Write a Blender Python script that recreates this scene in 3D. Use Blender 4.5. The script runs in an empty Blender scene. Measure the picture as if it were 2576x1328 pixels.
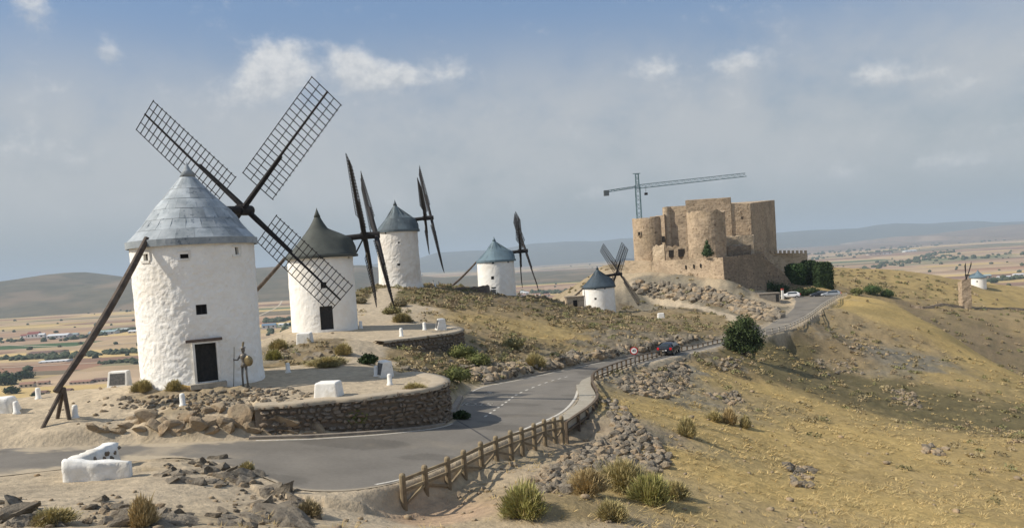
import bpy, bmesh, math, random
import numpy as np
from mathutils import Vector, Matrix
R = math.radians
rng = random.Random(7)
nr = np.random.RandomState(11)
C = bpy.context.scene.collection
SC = bpy.context.scene

# ---------------------------------------------------------------- camera
FPX, PITCH, ROLL, CY = 1930.0, R(2.5), R(3.6), 738.0       # focal length in px of a 2576 px wide frame
fwd = np.array([0, math.cos(PITCH), -math.sin(PITCH)])
r0 = np.array([1.0, 0, 0]); u0 = np.array([0, math.sin(PITCH), math.cos(PITCH)])
rt = r0*math.cos(ROLL) - u0*math.sin(ROLL)
up = u0*math.cos(ROLL) + r0*math.sin(ROLL)
cam = bpy.data.cameras.new('camera'); camo = bpy.data.objects.new('camera', cam); C.objects.link(camo)
cam.sensor_width = 36; cam.lens = 36*FPX/2576; cam.shift_y = (CY-664)/2576
cam.clip_start = 0.5; cam.clip_end = 60000
M = Matrix(((rt[0], up[0], -fwd[0], 0), (rt[1], up[1], -fwd[1], 0), (rt[2], up[2], -fwd[2], 0), (0, 0, 0, 1)))
camo.matrix_world = M
SC.camera = camo

def ray(px, py):
    d = fwd + rt*(px-1288)/FPX + up*(CY-py)/FPX
    return d/d[1]
def D(px, py, d):          # world point seen in direction (px,py) at distance d ahead
    return ray(px, py)*d
def Z(px, py, z):          # ... at height z
    v = ray(px, py); return v*(z/v[2])
def zat(py, x, y):         # height at plan position (x,y) that is seen at row py
    lo, hi = -400.0, 900.0
    for _ in range(50):
        m = (lo+hi)/2
        v = np.array([x, y, m]); q = CY - FPX*(v@up)/(v@fwd)
        if q > py: lo = m
        else: hi = m
    return (lo+hi)/2

# ---------------------------------------------------------------- sun, sky, exposure
SUN_AZ, SUN_EL = R(12), R(42)       # shadows run towards +x, a little away from the camera
sd = Vector((math.cos(SUN_AZ)*math.cos(SUN_EL), math.sin(SUN_AZ)*math.cos(SUN_EL), -math.sin(SUN_EL)))
sl = bpy.data.lights.new('sun', 'SUN'); sl.energy = 4.6; sl.angle = R(0.55); sl.color = (1.0, 0.92, 0.80)
so = bpy.data.objects.new('sun', sl); C.objects.link(so); so.location = (-60, -15, 70)
so.rotation_euler = sd.to_track_quat('-Z', 'Y').to_euler()

W = bpy.data.worlds.new('World'); SC.world = W; W.use_nodes = True
nt = W.node_tree; nt.nodes.clear()
class NB:
    def __init__(s, nt): s.nt = nt
    def n(s, t, **k):
        o = s.nt.nodes.new(t)
        for a, b in k.items(): setattr(o, a, b)
        return o
    def l(s, a, b): s.nt.links.new(a, b)
    def val(s, x, sock):
        if isinstance(x, (int, float)): sock.default_value = x
        elif isinstance(x, tuple): sock.default_value = x if len(x) == 4 or sock.type == 'VECTOR' else (*x, 1)
        else: s.l(x, sock)
    def m(s, op, a, b=0.0, c=0.0, clamp=False):
        o = s.n('ShaderNodeMath', operation=op); o.use_clamp = clamp
        s.val(a, o.inputs[0]); s.val(b, o.inputs[1])
        if op in ('MULTIPLY_ADD', 'SMOOTH_MIN', 'SMOOTH_MAX', 'WRAP'): s.val(c, o.inputs[2])
        return o.outputs[0]
    def ss(s, x, a, b):        # smoothstep
        o = s.n('ShaderNodeMapRange', interpolation_type='SMOOTHSTEP')
        s.val(x, o.inputs[0]); s.val(a, o.inputs[1]); s.val(b, o.inputs[2])
        return o.outputs[0]
    def mix(s, f, a, b, mode='MIX'):
        o = s.n('ShaderNodeMix', data_type='RGBA', blend_type=mode)
        s.val(f, o.inputs[0]); s.val(a, o.inputs[6]); s.val(b, o.inputs[7])
        return o.outputs[2]
    def noise(s, vec, scale, detail=4, rough=0.55, dist=0.0):
        o = s.n('ShaderNodeTexNoise'); s.val(scale, o.inputs['Scale']); s.val(detail, o.inputs['Detail'])
        s.val(rough, o.inputs['Roughness']); s.val(dist, o.inputs['Distortion'])
        if vec is not None: s.l(vec, o.inputs['Vector'])
        return o
b = NB(nt)
sky = b.n('ShaderNodeTexSky'); sky.sky_type = 'NISHITA'; sky.sun_disc = False
sky.sun_elevation = SUN_EL; sky.sun_rotation = math.atan2(-sd.x, -sd.y)
sky.altitude = 750; sky.air_density = 1.0; sky.dust_density = 2.2; sky.ozone_density = 1.2
tc = b.n('ShaderNodeTexCoord').outputs['Generated']
sp = b.n('ShaderNodeSeparateXYZ'); b.l(tc, sp.inputs[0])
az = b.m('ARCTAN2', sp.outputs[0], sp.outputs[1]); el = b.m('ARCSINE', sp.outputs[2])
cb = b.n('ShaderNodeCombineXYZ'); b.l(az, cb.inputs[0]); b.l(b.m('MULTIPLY', el, 1.25), cb.inputs[1])
n1 = b.noise(cb.outputs[0], 16, 7, 0.62, 0.15).outputs['Fac']
n2 = b.noise(cb.outputs[0], 4.0, 6, 0.6, 0.3).outputs['Fac']
n3 = b.noise(cb.outputs[0], 60, 5, 0.6).outputs['Fac']
def azel(px, py):
    v = ray(px, py); v = v/np.linalg.norm(v)
    return math.atan2(v[0], v[1]), math.asin(v[2])
clouds = [  # px, py, half width, half height, strength
    (640, 225, 62, 36, 1.0), (700, 190, 60, 42, 1.0), (670, 160, 50, 34, .9), (745, 116, 72, 24, .95), (760, 190, 40, 30, .6), (880, 155, 36, 30, 1.1), (900, 205, 50, 30, .9), (970, 190, 62, 34, 1.1), (1040, 195, 34, 24, .6),
    (1130, 192, 50, 32, .85), (1650, 180, 50, 22, .7), (1860, 158, 62, 30, 1.15), (2210, 192, 58, 27, 1.1),
    (2330, 190, 60, 16, .45), (265, 132, 30, 32, 1.0), (68, 8, 42, 44, .75), (60, 370, 100, 44, .6), (200, 410, 40, 24, .4),
    (1220, 430, 40, 14, .25), (560, 250, 40, 20, .4), (820, 260, 90, 22, .3), (1700, 260, 120, 22, .22), (2480, 210, 80, 16, .3), (1200, 520, 60, 16, .25), (2130, 432, 48, 20, .9), (2370, 408, 70, 22, .6), (2550, 328, 70, 24, .5), (1470, 495, 52, 14, .45), (1905, 262, 55, 16, .3),
    (1360, 275, 70, 18, .15), (560, 300, 60, 24, .3)]
cm = None; sm_ = None
for (px, py, hw, hh, st) in clouds:
    a0, e0 = azel(px, py); a1, _ = azel(px+hw, py); _, e1 = azel(px, py-hh)
    dx = b.m('MULTIPLY', b.m('SUBTRACT', az, a0), 1/(a1-a0)); dy = b.m('MULTIPLY', b.m('SUBTRACT', el, e0), 1/abs(e1-e0))
    r2 = b.m('ADD', b.m('MULTIPLY', dx, dx), b.m('MULTIPLY', dy, dy))
    g = b.m('MULTIPLY', b.m('EXPONENT', b.m('MULTIPLY', r2, -0.62)), st); gs = b.m('MULTIPLY', g, b.m('MAXIMUM', b.m('MINIMUM', dy, 1.5), -1.5))
    cm = g if cm is None else b.m('ADD', cm, g); sm_ = gs if sm_ is None else b.m('ADD', sm_, gs)
nn = b.m('ADD', b.m('MULTIPLY', n1, 1.0), b.m('MULTIPLY', n3, 0.35))
cl = b.ss(b.m('ADD', b.m('MULTIPLY', cm, 1.0), b.m('MULTIPLY', b.m('SUBTRACT', nn, 0.65), 2.2)), 0.20, 1.35)
# unseen bright clouds overhead, added to lift the ambient light
up_ = b.m('MULTIPLY', b.ss(el, 0.42, 0.60), b.ss(b.m('ADD', n2, b.m('MULTIPLY', n1, 0.45)), 0.68, 0.86))
# thin high veil
veil = b.m('MULTIPLY', b.ss(b.m('ADD', n2, b.m('MULTIPLY', n1, 0.35)), 0.34, 0.78), b.m('SUBTRACT', 1.0, b.ss(el, 0.17, 0.32)))
hz = b.m('SUBTRACT', 1.0, b.ss(el, 0.0, 0.36))
skc = b.mix(b.m('MULTIPLY', b.m('POWER', hz, 0.75), 0.88), sky.outputs[0], (2.75, 2.98, 3.02))
skc = b.mix(b.m('MULTIPLY', b.ss(el, 0.10, 0.36), 0.60), skc, (1.62, 2.80, 4.85))
skc = b.mix(b.m('MULTIPLY', b.m('MULTIPLY', veil, b.ss(el, 0.02, 0.10)), 0.76), skc, (4.75, 4.85, 4.92))
lit = b.m('ADD', b.m('MULTIPLY', b.m('DIVIDE', sm_, b.m('ADD', cm, 0.05)), 0.55), b.m('MULTIPLY', b.m('SUBTRACT', n3, 0.5), 2.4))
cshade = b.mix(b.ss(lit, -0.75, 0.65), (4.6, 4.8, 5.05), (7.2, 7.1, 6.9))
skc = b.mix(b.m('MULTIPLY', cl, 0.80), skc, cshade)
skc = b.mix(b.m('MULTIPLY', up_, 0.85), skc, (7.0, 6.9, 6.8))
bg = b.n('ShaderNodeBackground'); b.l(skc, bg.inputs[0]); bg.inputs[1].default_value = 0.104
wo = b.n('ShaderNodeOutputWorld'); b.l(bg.outputs[0], wo.inputs[0])

SC.view_settings.view_transform = 'Standard'; SC.view_settings.look = 'None'
SC.view_settings.exposure = 0.17; SC.view_settings.gamma = 1.0; SC.view_settings.use_curve_mapping = False
SC.render.engine = 'CYCLES'
SC.cycles.use_denoising = True
SC.cycles.max_bounces = 6; SC.cycles.diffuse_bounces = 5; SC.cycles.volume_bounces = 0
SC.cycles.transparent_max_bounces = 8

# ---------------------------------------------------------------- materials
MATS = {}
def mat(name, c1, c2=None, scale=3.0, rough=0.85, bump=0.0, bscale=None, c3=None, metal=0.0, detail=6, bdist=0.03, attr=None, spots=None, spec=0.3, orand=0.0, course=0.0):
    m = bpy.data.materials.new(name); m.use_nodes = True
    q = NB(m.node_tree); m.node_tree.nodes.clear()
    out = q.n('ShaderNodeOutputMaterial'); p = q.n('ShaderNodeBsdfPrincipled'); q.l(p.outputs[0], out.inputs[0])
    co = q.n('ShaderNodeTexCoord').outputs['Object']
    p.inputs['Roughness'].default_value = rough; p.inputs['Metallic'].default_value = metal
    p.inputs['Specular IOR Level'].default_value = spec
    col = None
    if attr:
        a = q.n('ShaderNodeAttribute'); a.attribute_name = attr; col = a.outputs['Color']
        nz = q.noise(co, scale, detail, 0.65).outputs['Fac']
        k = q.mix(q.ss(nz, 0.3, 0.7), c1, c2)
        col = q.mix(1.0, col, k, 'MULTIPLY')
    else:
        nz = q.noise(co, scale, detail, 0.62).outputs['Fac']
        col = q.mix(q.ss(nz, 0.32, 0.68), c1, c2 or c1)
        if c3:
            n4 = q.noise(co, scale*0.23, 3, 0.6).outputs['Fac']
            col = q.mix(q.ss(n4, 0.5, 0.68), col, c3)
    if spots:
        sc_, lo, hi, cs = spots
        n5 = q.noise(co, sc_, 5, 0.7).outputs['Fac']
        col = q.mix(q.ss(n5, lo, hi), col, cs)
    if orand:
        oi = q.n('ShaderNodeObjectInfo').outputs['Random']; hv = q.n('ShaderNodeHueSaturation'); q.l(col, hv.inputs['Color'])
        q.l(q.m('ADD', q.m('MULTIPLY', oi, orand*2), 1-orand), hv.inputs['Value']); col = hv.outputs[0]
    if course:      # rubble courses: blotches drawn out along the bedding
        mp = q.n('ShaderNodeMapping'); mp.inputs['Scale'].default_value = (1, 1, 2.6); q.l(co, mp.inputs['Vector'])
        n7 = q.noise(mp.outputs[0], course, 6, 0.75).outputs['Fac']; n8 = q.noise(co, course*.16, 4, 0.6).outputs['Fac']
        col = q.mix(q.m('MULTIPLY', q.ss(n7, 0.50, 0.62), .48), col, (.13, .10, .07)); col = q.mix(q.m('MULTIPLY', q.ss(n7, 0.46, 0.34), .38), col, (.60, .49, .35)); col = q.mix(q.m('MULTIPLY', q.ss(n8, 0.48, 0.66), .45), col, (.17, .14, .10))
    q.l(col, p.inputs['Base Color'])
    if bump:
        bn = q.noise(co, bscale or scale*2, 6, 0.6).outputs['Fac']
        bp = q.n('ShaderNodeBump'); bp.inputs['Strength'].default_value = bump; bp.inputs['Distance'].default_value = bdist
        q.l(bn, bp.inputs['Height']); q.l(bp.outputs[0], p.inputs['Normal'])
    MATS[name] = m
    return m

# ---------------------------------------------------------------- mesh helpers
def tagp(o, label=None, cat=None, group=None, kind=None):
    if label: o['label'] = label
    if cat: o['category'] = cat
    if group: o['group'] = group
    if kind: o['kind'] = kind
    return o
def link(name, me, parent=None, loc=None, rot=None, scale=None):
    o = bpy.data.objects.new(name, me); C.objects.link(o)
    if parent is not None: o.parent = parent
    if loc is not None: o.location = tuple(float(v) for v in loc)
    if rot is not None: o.rotation_euler = rot
    if scale is not None: o.scale = scale if hasattr(scale, '__len__') else (scale,)*3
    return o
def mesh(name, verts, faces, m, smooth=False):
    me = bpy.data.meshes.new(name)
    me.from_pydata([tuple(float(c) for c in v) for v in verts], [], [tuple(int(i) for i in f) for f in faces])
    ms = m if isinstance(m, (list, tuple)) else [m]
    for x in ms: me.materials.append(x)
    if smooth:
        me.polygons.foreach_set('use_smooth', [True]*len(me.polygons))
    me.update()
    return me
def npmesh(name, V, F, m, smooth=False, col=None):
    """fast mesh from numpy arrays, faces all quads or all triangles"""
    me = bpy.data.meshes.new(name); V = np.asarray(V, np.float32); F = np.asarray(F, np.int32); k = F.shape[1]
    me.vertices.add(len(V)); me.vertices.foreach_set('co', V.ravel())
    me.loops.add(F.size); me.loops.foreach_set('vertex_index', F.ravel())
    me.polygons.add(len(F)); me.polygons.foreach_set('loop_start', np.arange(0, F.size, k, dtype=np.int32))
    me.materials.append(m)
    me.update(calc_edges=True); me.validate()
    if smooth: me.polygons.foreach_set('use_smooth', np.ones(len(me.polygons), bool))
    if col is not None:
        a = me.color_attributes.new('col', 'FLOAT_COLOR', 'POINT')
        c4 = np.ones((len(V), 4), np.float32); c4[:, :3] = col; a.data.foreach_set('color', c4.ravel())
    return me
class MB:
    def __init__(s): s.v = []; s.f = []; s.mi = []
    def add(s, vs, fs, mi=0):
        n = len(s.v); s.v += [tuple(float(c) for c in v) for v in vs]; s.f += [tuple(i+n for i in f) for f in fs]; s.mi += [mi]*len(fs); return s
    def box(s, a, c, mi=0, mt=None):
        x0, y0, z0 = a; x1, y1, z1 = c
        vs = [(x0,y0,z0),(x1,y0,z0),(x1,y1,z0),(x0,y1,z0),(x0,y0,z1),(x1,y0,z1),(x1,y1,z1),(x0,y1,z1)]
        if mt is not None: vs = [mt @ Vector(v) for v in vs]
        return s.add(vs, [(0,3,2,1),(4,5,6,7),(0,1,5,4),(1,2,6,5),(2,3,7,6),(3,0,4,7)], mi)
    def frustum(s, c, a, bt, h, mi=0):   # box with sloping sides: half sizes a at the base, bt at the top
        x, y, z = c
        vs = [(x-a[0],y-a[1],z),(x+a[0],y-a[1],z),(x+a[0],y+a[1],z),(x-a[0],y+a[1],z),
              (x-bt[0],y-bt[1],z+h),(x+bt[0],y-bt[1],z+h),(x+bt[0],y+bt[1],z+h),(x-bt[0],y+bt[1],z+h)]
        return s.add(vs, [(0,3,2,1),(4,5,6,7),(0,1,5,4),(1,2,6,5),(2,3,7,6),(3,0,4,7)], mi)
    def bar(s, p, q, w, h=None, mi=0, upv=(0,0,1)):   # rectangular bar
        p = Vector(p); q = Vector(q); d = (q-p).normalized(); h = h or w; u = Vector(upv)
        if abs(d.dot(u)) > .95: u = Vector((0,1,0))
        a = d.cross(u).normalized()*w/2; c = a.cross(d).normalized()*h/2
        vs = [p-a-c, p+a-c, p+a+c, p-a+c, q-a-c, q+a-c, q+a+c, q-a+c]
        return s.add(vs, [(0,3,2,1),(4,5,6,7),(0,1,5,4),(1,2,6,5),(2,3,7,6),(3,0,4,7)], mi)
    def tube(s, pts, rs, n=8, mi=0, cap=True):
        pts = [Vector(p) for p in pts]; rs = rs if hasattr(rs, '__len__') else [rs]*len(pts); rings = []
        vs = []; fs = []
        for i, p in enumerate(pts):
            d = (pts[min(i+1, len(pts)-1)] - pts[max(i-1, 0)]).normalized()
            u = Vector((0,0,1)) if abs(d.z) < .9 else Vector((1,0,0))
            a = d.cross(u).normalized(); c = a.cross(d).normalized()
            for k in range(n):
                t = 2*math.pi*k/n; vs.append(p + (a*math.cos(t)+c*math.sin(t))*rs[i])
        for i in range(len(pts)-1):
            for k in range(n):
                k2 = (k+1) % n; fs.append((i*n+k, i*n+k2, (i+1)*n+k2, (i+1)*n+k))
        if cap: fs.append(tuple(range(n-1, -1, -1))); fs.append(tuple((len(pts)-1)*n+k for k in range(n)))
        return s.add(vs, fs, mi)
    def lathe(s, prof, n=24, mi=0, c=(0,0,0)):
        vs = []; fs = []
        for (r, z) in prof:
            for k in range(n):
                t = 2*math.pi*k/n; vs.append((c[0]+r*math.cos(t), c[1]+r*math.sin(t), c[2]+z))
        for i in range(len(prof)-1):
            for k in range(n):
                k2 = (k+1) % n; fs.append((i*n+k, i*n+k2, (i+1)*n+k2, (i+1)*n+k))
        fs.append(tuple(range(n-1, -1, -1))); fs.append(tuple((len(prof)-1)*n+k for k in range(n)))
        return s.add(vs, fs, mi)
    def me(s, name, m, smooth=False):
        me = mesh(name, s.v, s.f, m, smooth)
        if isinstance(m, (list, tuple)): me.polygons.foreach_set('material_index', s.mi)
        return me
    def ob(s, name, m, parent=None, loc=None, rot=None, smooth=False):
        return link(name, s.me(name, m, smooth), parent, loc, rot)
def empty(name, loc, rz=0, **k):
    o = bpy.data.objects.new(name, None); C.objects.link(o); o.location = tuple(float(v) for v in loc); o.rotation_euler = (0,0,rz); o.empty_display_size = .2
    tagp(o, **k); return o
def sep_smooth(o, ang=40):
    return o
def copy_tree(o, parent=None):
    c = o.copy(); C.objects.link(c); c.parent = parent
    if parent is None and 'label' in c: del c['label']
    for ch in list(o.children):
        k = copy_tree(ch, c); k.matrix_parent_inverse = ch.matrix_parent_inverse
    return c

# ---------------------------------------------------------------- noise in numpy
def vnoise(x, y, seed=0):
    xi = np.floor(x).astype(np.int64); yi = np.floor(y).astype(np.int64); xf = x-xi; yf = y-yi
    def h(a, c):
        n = (a*374761393 + c*668265263 + seed*1442695041) & 0xffffffff
        n = ((n ^ (n >> 13))*1274126177) & 0xffffffff
        n = (n ^ (n >> 16)) & 0xffff
        return n/65535.0
    u = xf*xf*(3-2*xf); v = yf*yf*(3-2*yf)
    return (h(xi,yi)*(1-u)+h(xi+1,yi)*u)*(1-v) + (h(xi,yi+1)*(1-u)+h(xi+1,yi+1)*u)*v
def fbm(x, y, o=4, seed=0, g=0.5):
    s = 0; a = 1; t = 0; c, sn = math.cos(.7), math.sin(.7)
    for i in range(o):
        s = s + a*vnoise(x, y, seed+i*17); t += a; a *= g
        x, y = (x*c-y*sn)*2.03+11.3, (x*sn+y*c)*2.03+5.7
    return s/t*2-1          # -1..1
def sstep(x, a, c):
    t = np.clip((x-a)/(c-a), 0, 1); return t*t*(3-2*t)
# ================================================================ ROAD LINE
ROADP = [  # left edge (px,py,z)    right edge (px,py,z)
 ((-700,1170,-5.9), (-800,1270,-5.9)), ((-300,1145,-6.2), (-300,1225,-6.2)), ((0,1128,-6.45), (0,1197,-6.45)), ((300,1118,-6.8), (330,1160,-6.8)),
 ((480,1112,-6.97), (470,1152,-6.95)), ((620,1106,-7.12), (640,1192,-7.1)), ((720,1103,-7.24), (745,1229,-7.2)), ((800,1100,-7.35), (900,1231,-7.3)), ((1000,1086,-7.7), (1060,1195,-7.65)),
 ((1130,1066,-8.05), (1210,1128,-8.0)), ((1150,1032,-8.4), (1340,1075,-8.4)), ((1168,1000,-8.75), (1420,1040,-8.75)),
 ((1200,975,-9.1), (1455,1005,-9.15)), ((1300,955,-9.6), (1470,965,-9.6)), ((1400,934,-10.2), (1515,945,-10.2)),
 ((1480,917,-10.7), (1580,922,-10.7)), ((1580,899,-11.3), (1660,905,-11.3)), ((1700,877,-12), (1740,888,-12)),
 ((1800,855,-12.6), (1822,868,-12.6)), ((1880,838,-13), (1920,846,-13)), ((1925,822,-13.2), (1972,832,-13.0)),
 ((1955,803,-13), (2020,808,-13)), ((1990,780,-12.7), (2060,780,-12.6)), ((2000,758,-12.3), (2100,754,-12.25)), ((1990,746,-12.2), (2112,742,-12.2))]
RL = np.array([Z(*a) for a, c in ROADP]); RR = np.array([Z(*c) for a, c in ROADP])
def catmull(P, n=8):
    P = np.asarray(P, float); Q = np.vstack([2*P[0]-P[1], P, 2*P[-1]-P[-2]]); o = []
    for i in range(1, len(Q)-2):
        for k in range(n):
            t = k/n
            o.append(.5*((2*Q[i]) + (-Q[i-1]+Q[i+1])*t + (2*Q[i-1]-5*Q[i]+4*Q[i+1]-Q[i+2])*t*t + (-Q[i-1]+3*Q[i]-3*Q[i+1]+Q[i+2])*t**3))
    o.append(Q[-2]); return np.array(o)
RLs, RRs = catmull(RL, 10), catmull(RR, 10)
RCs = (RLs+RRs)/2; RW = np.linalg.norm((RLs-RRs)[:, :2], axis=1)/2
PATHS = [  # dirt paths: centre points (px,py,d), half width
 ([(880,935,51),(905,900,54),(925,870,58),(935,840,66),(950,800,80),(960,770,90),(965,745,99),(985,732,106)], 1.5),
 ([(1895,826,122),(1860,800,130),(1830,788,138),(1790,778,146),(1740,768,155),(1690,762,162),(1640,758,168),(1600,757,172)], 1.6)]
# ================================================================ TERRACES (retaining walls with a flat top)
T1 = [(640,1033,33.9),(700,1028,34.1),(745,1024,34.3),(826,1010,35.0),(907,1002,35.4),(987,990,36.2),(1045,980,36.9),(1090,970,37.8),(1118,961,38.9),(1127,955,40.0),(1116,950,41.2),(1088,944,42.4),(1040,939,43.6)]
T2 = [(964,861,58.6),(1000,856,59.8),(1046,850,61.2),(1080,846,62.5),(1110,842,63.6),(1138,836,65),(1158,830,66.7),(1164,826,68.5),(1152,822,70.5),(1120,818,73),(1067,815,76)]
def fitplane(P):
    P = np.array(P); A = np.c_[np.ones(len(P)), P[:, 0], P[:, 1]]; return np.linalg.lstsq(A, P[:, 2], rcond=None)[0]
T1w = np.array([D(*p) for p in T1]); T2w = np.array([D(*p) for p in T2])
PL1 = fitplane(list(T1w[1:]) + [D(517,975,38.7), D(672,958,42.0)]*2); PL2 = fitplane(list(T2w) + [D(820,836,67)]*3)
def plz(pl, x, y): return pl[0]+pl[1]*x+pl[2]*y
for Tw, pl in ((T1w, PL1), (T2w, PL2)): Tw[:, 2] = plz(pl, Tw[:, 0], Tw[:, 1])
T1c = catmull(T1w, 5); T2c = catmull(T2w, 4)
# closing polygons (inside = plateau)
POLY1 = np.vstack([T1c[:, :2], [D(950,930,50)[:2], D(750,925,50)[:2], D(560,960,47)[:2], D(600,1000,39)[:2]]])
POLY2 = np.vstack([T2c[:, :2], [D(950,815,78)[:2], D(850,820,76)[:2], D(860,855,62)[:2]]])
def sdist(P, x, y):     # signed distance to polygon, positive inside
    sh = x.shape; x = x.ravel(); y = y.ravel(); n = len(P); dm = np.full(x.shape, 1e9); ins = np.zeros(x.shape, bool)
    for i in range(n):
        ax, ay = P[i]; bx, by = P[(i+1) % n]; ex, ey = bx-ax, by-ay; L = ex*ex+ey*ey+1e-12
        t = np.clip(((x-ax)*ex+(y-ay)*ey)/L, 0, 1); dx = x-ax-t*ex; dy = y-ay-t*ey
        dm = np.minimum(dm, dx*dx+dy*dy)
        c = ((ay > y) != (by > y)) & (x < (bx-ax)*(y-ay)/(by-ay+1e-12)+ax); ins ^= c
    return (np.sqrt(dm)*np.where(ins, 1, -1)).reshape(sh)
def ldist(P, x, y):     # distance to polyline, and the fractional index of the nearest point
    sh = x.shape; x = x.ravel(); y = y.ravel(); dm = np.full(x.shape, 1e9); tt = np.zeros(x.shape)
    for i in range(len(P)-1):
        ax, ay = P[i][:2]; bx, by = P[i+1][:2]; ex, ey = bx-ax, by-ay; L = ex*ex+ey*ey+1e-12
        t = np.clip(((x-ax)*ex+(y-ay)*ey)/L, 0, 1); d = (x-ax-t*ex)**2+(y-ay-t*ey)**2
        k = d < dm; dm = np.where(k, d, dm); tt = np.where(k, i+t, tt)
    return np.sqrt(dm).reshape(sh), tt.reshape(sh)
# ================================================================ GROUND HEIGHTS: thin-plate spline through surveyed points
GP = [D(*p) for p in [
 # foreground bank
 (-300,1328,16),(0,1328,17),(300,1328,17.8),(600,1328,18.7),(900,1328,20),(1150,1328,21.3),(1300,1328,22.3),(0,1245,22.6),(200,1225,24.3),(450,1200,25.2),(560,1235,24.2),(700,1262,23.2),(520,1180,27.6),(420,1165,28.6),(600,1195,26.9),(300,1180,27.7),(660,1222,25.6),
 # left plateau of the first mill
 (100,1095,31.8),(0,1060,33.5),(-200,1080,33),(100,1040,35.5),(0,1015,40),(130,990,41),(250,1000,38),(250,978,43),(360,968,44.5),(400,1010,37),(250,1075,33),(517,975,38.7),(672,958,42),(480,1010,36.4),(600,1008,36.9),(560,1086,33.3),(400,1078,33.2),(480,1030,34.9),(560,1030,34.7),(350,1030,36.0),(250,1088,32.4),(745,1097,33.6),(826,1096,34.2),
 (690,935,46.5),(800,929,47),(900,931,47),(-300,1040,38),
 # between the first and second mill
 (745,922,49.5),(850,905,51.5),(930,900,53),(1000,905,55),(700,890,56),(800,868,56.5),(700,865,61.5),(860,850,62),(735,840,67.5),(930,815,74),(820,838,66.5),(1010,878,59.5),(1069,892,61),(1130,884,65),(1172,872,67),
 (1100,938,52),(1150,985,48.5),(1120,1000,45),(1195,900,64),
 # track and mound
 (930,795,81),(950,742,99),(915,750,97),(1010,723,109),(1060,742,102),(1060,719,118),(1120,724,118),(1200,760,104),(1228,741,115),(1330,748,128),(1440,768,133),(1508,788,142),(1580,797,138),
 (1230,815,86),(1300,832,87),(1200,850,75),(1250,892,69),(1330,915,70),(1400,895,71.5),(1400,862,84),(1500,880,81),(1600,858,90),(1600,822,108),(1750,832,112),(1800,805,132),(1700,780,146),
 # castle rock
 (1572,692,184),(1640,691,176.5),(1700,697,171.8),(1760,702,167.2),(1820,705,162.3),(1870,728,166),(1925,748,166),(1700,735,166),(1600,725,170),(1780,745,160),(1850,770,152),(1900,790,144),(1940,800,136),(1640,760,166),(1975,765,158),
 (1970,755,164),(2060,749,166),(2010,740,176),(2110,745,170),(1960,735,178),(1700,682,215),(1850,680,220),(1990,700,225),(2040,715,215),(2100,735,178),(1800,684,195),(1900,690,197),
 (1010,1277,25.2),(1066,1262,26.4),(1123,1250,27.3),(1207,1194,30.1),(1310,1150,33.6),(1411,1110,37.4),(1452,1089,39.4),(1120,1290,23.9),(1250,1240,26.5),(1000,1300,23.6),
 # right flank
 (1340,1250,24.6),(1500,1215,29.2),(1700,1328,24.5),(2100,1328,28.5),(2576,1328,35),(2900,1328,40),(1690,1170,36.5),(1560,1075,40),(1520,1020,46.5),(1590,1010,52.5),(1455,1165,31),(1650,950,71),(1750,915,85),
 (2000,1200,42),(2000,1100,54),(2300,1200,48),(2576,1100,68),(1700,1000,62),(1840,950,82),(1870,893,101),(1980,870,112),(2000,960,90),(2100,1010,84),(2300,1060,80),(2100,900,112),(2100,840,128),(2050,815,127),(2150,770,150),(2135,748,165),(2240,764,165),
 (2400,850,148),(2576,952,124),(2300,930,112),(2800,1060,115),(2450,1000,98),
 # beyond the right ridge
 (2190,765,190),(2240,785,195),(2330,840,188),(2400,890,175),(2500,955,160),(2576,1010,150),(2200,698,318),(2300,705,318),
 (2300,830,225),(2400,900,205),(2576,1000,190),(2250,765,255),(2350,765,262),(2436,778,272),(2576,790,262),(2576,850,235),(2800,850,235),
 (2120,688,330),(2200,682,345),(2300,690,345),(2420,710,345),(2460,723,347),(2576,735,350),(2300,730,300),(2200,715,290),(2700,750,360),(2900,770,360),(2700,900,225)]]
GP += [tuple(p+[0,0,-.02]) for p in RL[1:]] + [tuple(p+[0,0,-.02]) for p in RR[1:]]
GP += [(-12,4,-2.5),(10,4,-5),(40,8,-17),(90,20,-32),(140,60,-42),(180,120,-46),(60,30,-22),(-30,8,-3.2),(300,200,-60),(-40,60,-8),(250,300,-50)]
GP = np.array(GP)
def tps_fit(P):
    n = len(P); X = P[:, :2]/50; r2 = ((X[:, None]-X[None])**2).sum(-1); K = .5*r2*np.log(r2+1e-12); K += np.eye(n)*2e-4
    A = np.zeros((n+3, n+3)); A[:n, :n] = K; A[:n, n] = 1; A[:n, n+1:] = X; A[n, :n] = 1; A[n+1:, :n] = X.T
    return np.linalg.solve(A, np.r_[P[:, 2], 0, 0, 0])
TW = tps_fit(GP)
def tps(x, y):
    sh = x.shape; x = x.ravel()/50; y = y.ravel()/50; o = np.zeros(x.shape); X = GP[:, :2]/50; n = len(GP)
    for s in range(0, len(x), 60000):
        a = x[s:s+60000, None]-X[:, 0]; c = y[s:s+60000, None]-X[:, 1]; r2 = a*a+c*c
        o[s:s+60000] = (.5*r2*np.log(r2+1e-12))@TW[:n] + TW[n] + TW[n+1]*x[s:s+60000] + TW[n+2]*y[s:s+60000]
    return o.reshape(sh)
HILL = np.array([(-75,-30),(-60,20),(-40,34),(-30,42),(-24.8,45.2),(-22.8,47.5),(-21,54),(-20.5,64),(-20.5,72),(-20.5,85),(-20,101),(-17,118),(-12,123),(-3,126),(2.5,130),(8,134),(13,150),(22,172),(26,200),(30,235),(75,245),(92,265),
   (125,325),(150,352),(230,362),(330,375),(500,390),(500,-60),(-75,-60)], float)
PLAIN = -105.0
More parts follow.
